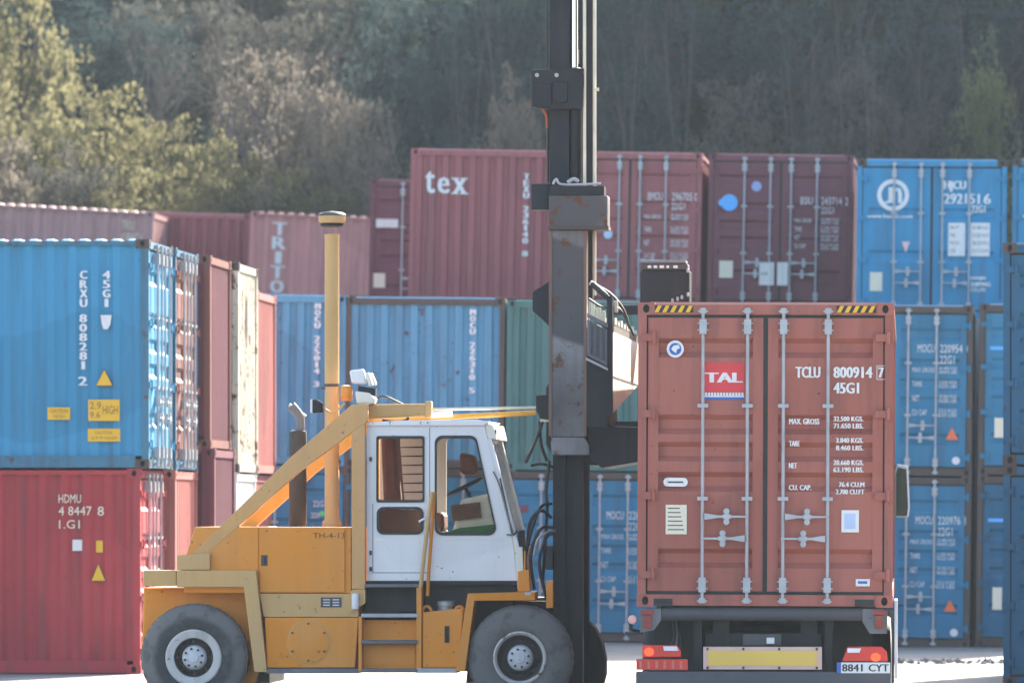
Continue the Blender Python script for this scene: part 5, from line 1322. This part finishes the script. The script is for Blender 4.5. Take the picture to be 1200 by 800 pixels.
for u, Y, vt, r_, lm in ((85, 147, 160, 80, 'grey'), (300, 146, 208, 55, 'grey')): grow('leafy', u, Y, vt, r_, lm, 'grey green bush', GB)
for u, Y, vt, r_, lm in ((-15, 148, 125, 80, 'dry'), (12, 146, 190, 55, 'dry'), (400, 147.5, 170, 58, 'dry'), (425, 149, 95, 66, 'dry'), (375, 151, 60, 80, 'dry'), (440, 146.2, 205, 40, 'dry'), (310, 155, 40, 80, 'dry'), (600, 144.6, 70, 42, 'dry'), (618, 143.8, 130, 40, 'dry'), (572, 143.8, 150, 38, 'dry')):
    grow('leafy', u, Y, vt, r_, lm, 'dry brownish bush', GB)
tree('leafy', 22, 156, -70, 85, 'olive', 'tall olive leafy tree in the upper left corner', GB, 1)
for u, Y, vt, r_, lm in ((130, 164, 0, 110, 'dark'), (215, 168, -30, 110, 'grey'), (310, 166, 10, 110, 'grey'), (400, 164, -20, 110, 'grey'), (60, 172, -60, 120, 'dark'), (170, 176, -110, 130, 'dark'), (350, 178, -120, 130, 'grey'), (265, 175, -90, 120, 'grey'), (440, 171, -80, 110, 'grey'), (250, 190, -160, 160, 'dark'), (420, 190, -170, 160, 'dark'), (90, 188, -150, 150, 'dark')):
    grow('leafy', u, Y, vt, r_, lm, ('tall dark tree up-slope' if lm == 'dark' else 'tall greyish tree up-slope'), GD)
for u, Y, vt, r_, lm in ((500, 150, 60, 75, 'dark'), (475, 155, -40, 90, 'dark'), (560, 152, -40, 95, 'dark'), (640, 147, 60, 70, 'dark'), (660, 151, -60, 95, 'dark'), (735, 146, 60, 80, 'dark'), (790, 150, -50, 100, 'dark'),
        (860, 144.5, 66, 90, 'grey'), (930, 149, -30, 95, 'dark'), (1005, 145, 60, 80, 'grey'), (1075, 149, -40, 100, 'dark'), (1150, 144.5, 80, 80, 'dark'), (1195, 150, -40, 95, 'dark'), (540, 146.5, 130, 60, 'dark'), (1090, 144.5, 110, 62, 'grey'), (520, 165, -120, 140, 'dark'), (640, 163, -130, 140, 'dark'), (760, 160, -130, 130, 'dark'), (880, 158, -130, 130, 'dark'), (1010, 158, -140, 130, 'dark'), (1130, 158, -130, 130, 'dark')):
    grow('leafy', u, Y, vt, r_, lm, ('dark leafy tree' if lm == 'dark' else 'greyish leafy bush'), GD)
tree('leafy', 1158, 143.4, 26, 46, 'light', 'pale green bush in the upper right corner of the hillside', GD, 0).scale.z *= 1.0
for u, Y, vt, r_, lm, k in ((272, 152, -90, 130, 'dry', 0), (180, 158, -60, 110, 'dry', 1), (345, 149.5, -40, 110, 'dry', 2), (425, 148, 20, 80, 'dry', 0), (445, 146.5, 90, 60, 'dry', 2), (390, 148.5, 60, 80, 'dry', 1), (455, 145.8, 150, 50, 'dry', 0),
        (602, 144, 42, 50, 'dry', 2), (580, 143.6, 110, 46, 'dry', 0), (622, 143.6, 90, 44, 'dry', 1)):
    grow('bare', u, Y, vt, r_, lm, 'brown leafless tree', GR, k)
for u, Y, vt, r_, k in ((690, 148, -60, 60, 0), (775, 147, -70, 75, 1), (880, 144.2, 20, 80, 2), (1000, 146.5, -70, 80, 0), (1090, 144.2, -60, 80, 1), (1180, 146, -50, 70, 2), (960, 143.8, 90, 66, 2), (1040, 143.8, 80, 60, 0), (840, 143.8, 100, 60, 1)):
    grow('bare', u, Y, vt, r_, 'dark', 'grey leafless tree', GR, k)
for u, Y, vt, r_, k in ((542, 144.5, -120, 30, 0), (578, 144.8, -130, 35, 1), (742, 143.6, -90, 34, 1), (944, 143.5, -110, 30, 0), (985, 144, -120, 34, 1), (1020, 143.6, -110, 30, 0), (1130, 145, -110, 34, 1), (268, 149, -120, 40, 0), (800, 145, -130, 30, 0)):
    grow('pole', u, Y, vt, r_, 'pale', 'thin pale trunk', GR, k)
ORD = ('first', 'second', 'third', 'fourth', 'fifth', 'sixth', 'seventh')
for lab in {p_[0] for p_ in placed}:
    same = sorted([p_ for p_ in placed if p_[0] == lab], key=lambda p_: p_[1])
    for i, p_ in enumerate(same):
        p_[2]['label'] = lab if len(same) == 1 else ORD[i] + ' ' + lab.replace('above', 'from the left above', 1).replace('between', 'from the left between', 1).replace('behind', 'from the left behind', 1).replace('at the right', 'from the left at the right', 1).replace(' left of the tex', ' from the left, left of the tex', 1)
ug = MB(); r_ = random.Random(5)
for i in range(30000):
    Y = 143 + 40 * r_.random() ** 1.4; X = r_.uniform(-0.19 * Y, 0.02 * Y)
    add_leaf(ug, Vector((X, Y, hill_z(X, Y) + 0.5 * r_.random() ** 2)), r_, 0.14)
uo = ug.build('undergrowth', L['dark']); uo['kind'] = 'stuff'
# the wood goes on beyond what the photograph shows
wd = MB()
for i in range(5200):
    Y = r_.uniform(146, 250); X = r_.uniform(-58, 58)
    if -0.185 * Y < X < 0.02 * Y: continue
    c = Vector((X, Y, hill_z(X, Y) + r_.uniform(0.5, 4.5)))
    for k in range(9): add_leaf(wd, c + rdir(r_) * r_.uniform(0.2, 1.1), r_, 0.3)
wo = wd.build('woods', L['grey']); wo['kind'] = 'stuff'

# ------------------------------------------------------------------ the air
m = bpy.data.materials.new('haze_air'); m.use_nodes = True
t = m.node_tree; t.nodes.remove(t.nodes['Principled BSDF'])
pv = t.nodes.new('ShaderNodeVolumePrincipled')
pv.inputs['Color'].default_value = (0.72, 0.86, 1.0, 1); pv.inputs['Density'].default_value = HAZE
pv.inputs['Anisotropy'].default_value = 0.2
lk(t, pv.outputs[0], t.nodes['Material Output'].inputs['Volume'])
hz_ = MB().box((-950, -350, -1.0), (950, 1560, 84)).build('haze', m); hz_['kind'] = 'stuff'
# print and rows of tiny fittings stay single parts
for o in bpy.data.objects:
    if o.type == 'MESH' and o.name.split('.')[0] in ('lettering', 'sticker_lettering', 'label_lettering', 'panel_lettering', 'hood_lettering', 'plate_lettering', 'plate_marks', 'plate_lines', 'reflector_marks', 'yellow_stripes', 'sticker_white_band',
                                                      'wheel_bolts', 'cover_bolts', 'board_bolts', 'clamp_bolts', 'roof_rivets', 'door_hinges', 'door_seam', 'head_marks', 'valve_bank'):
        o['kind'] = 'stuff'
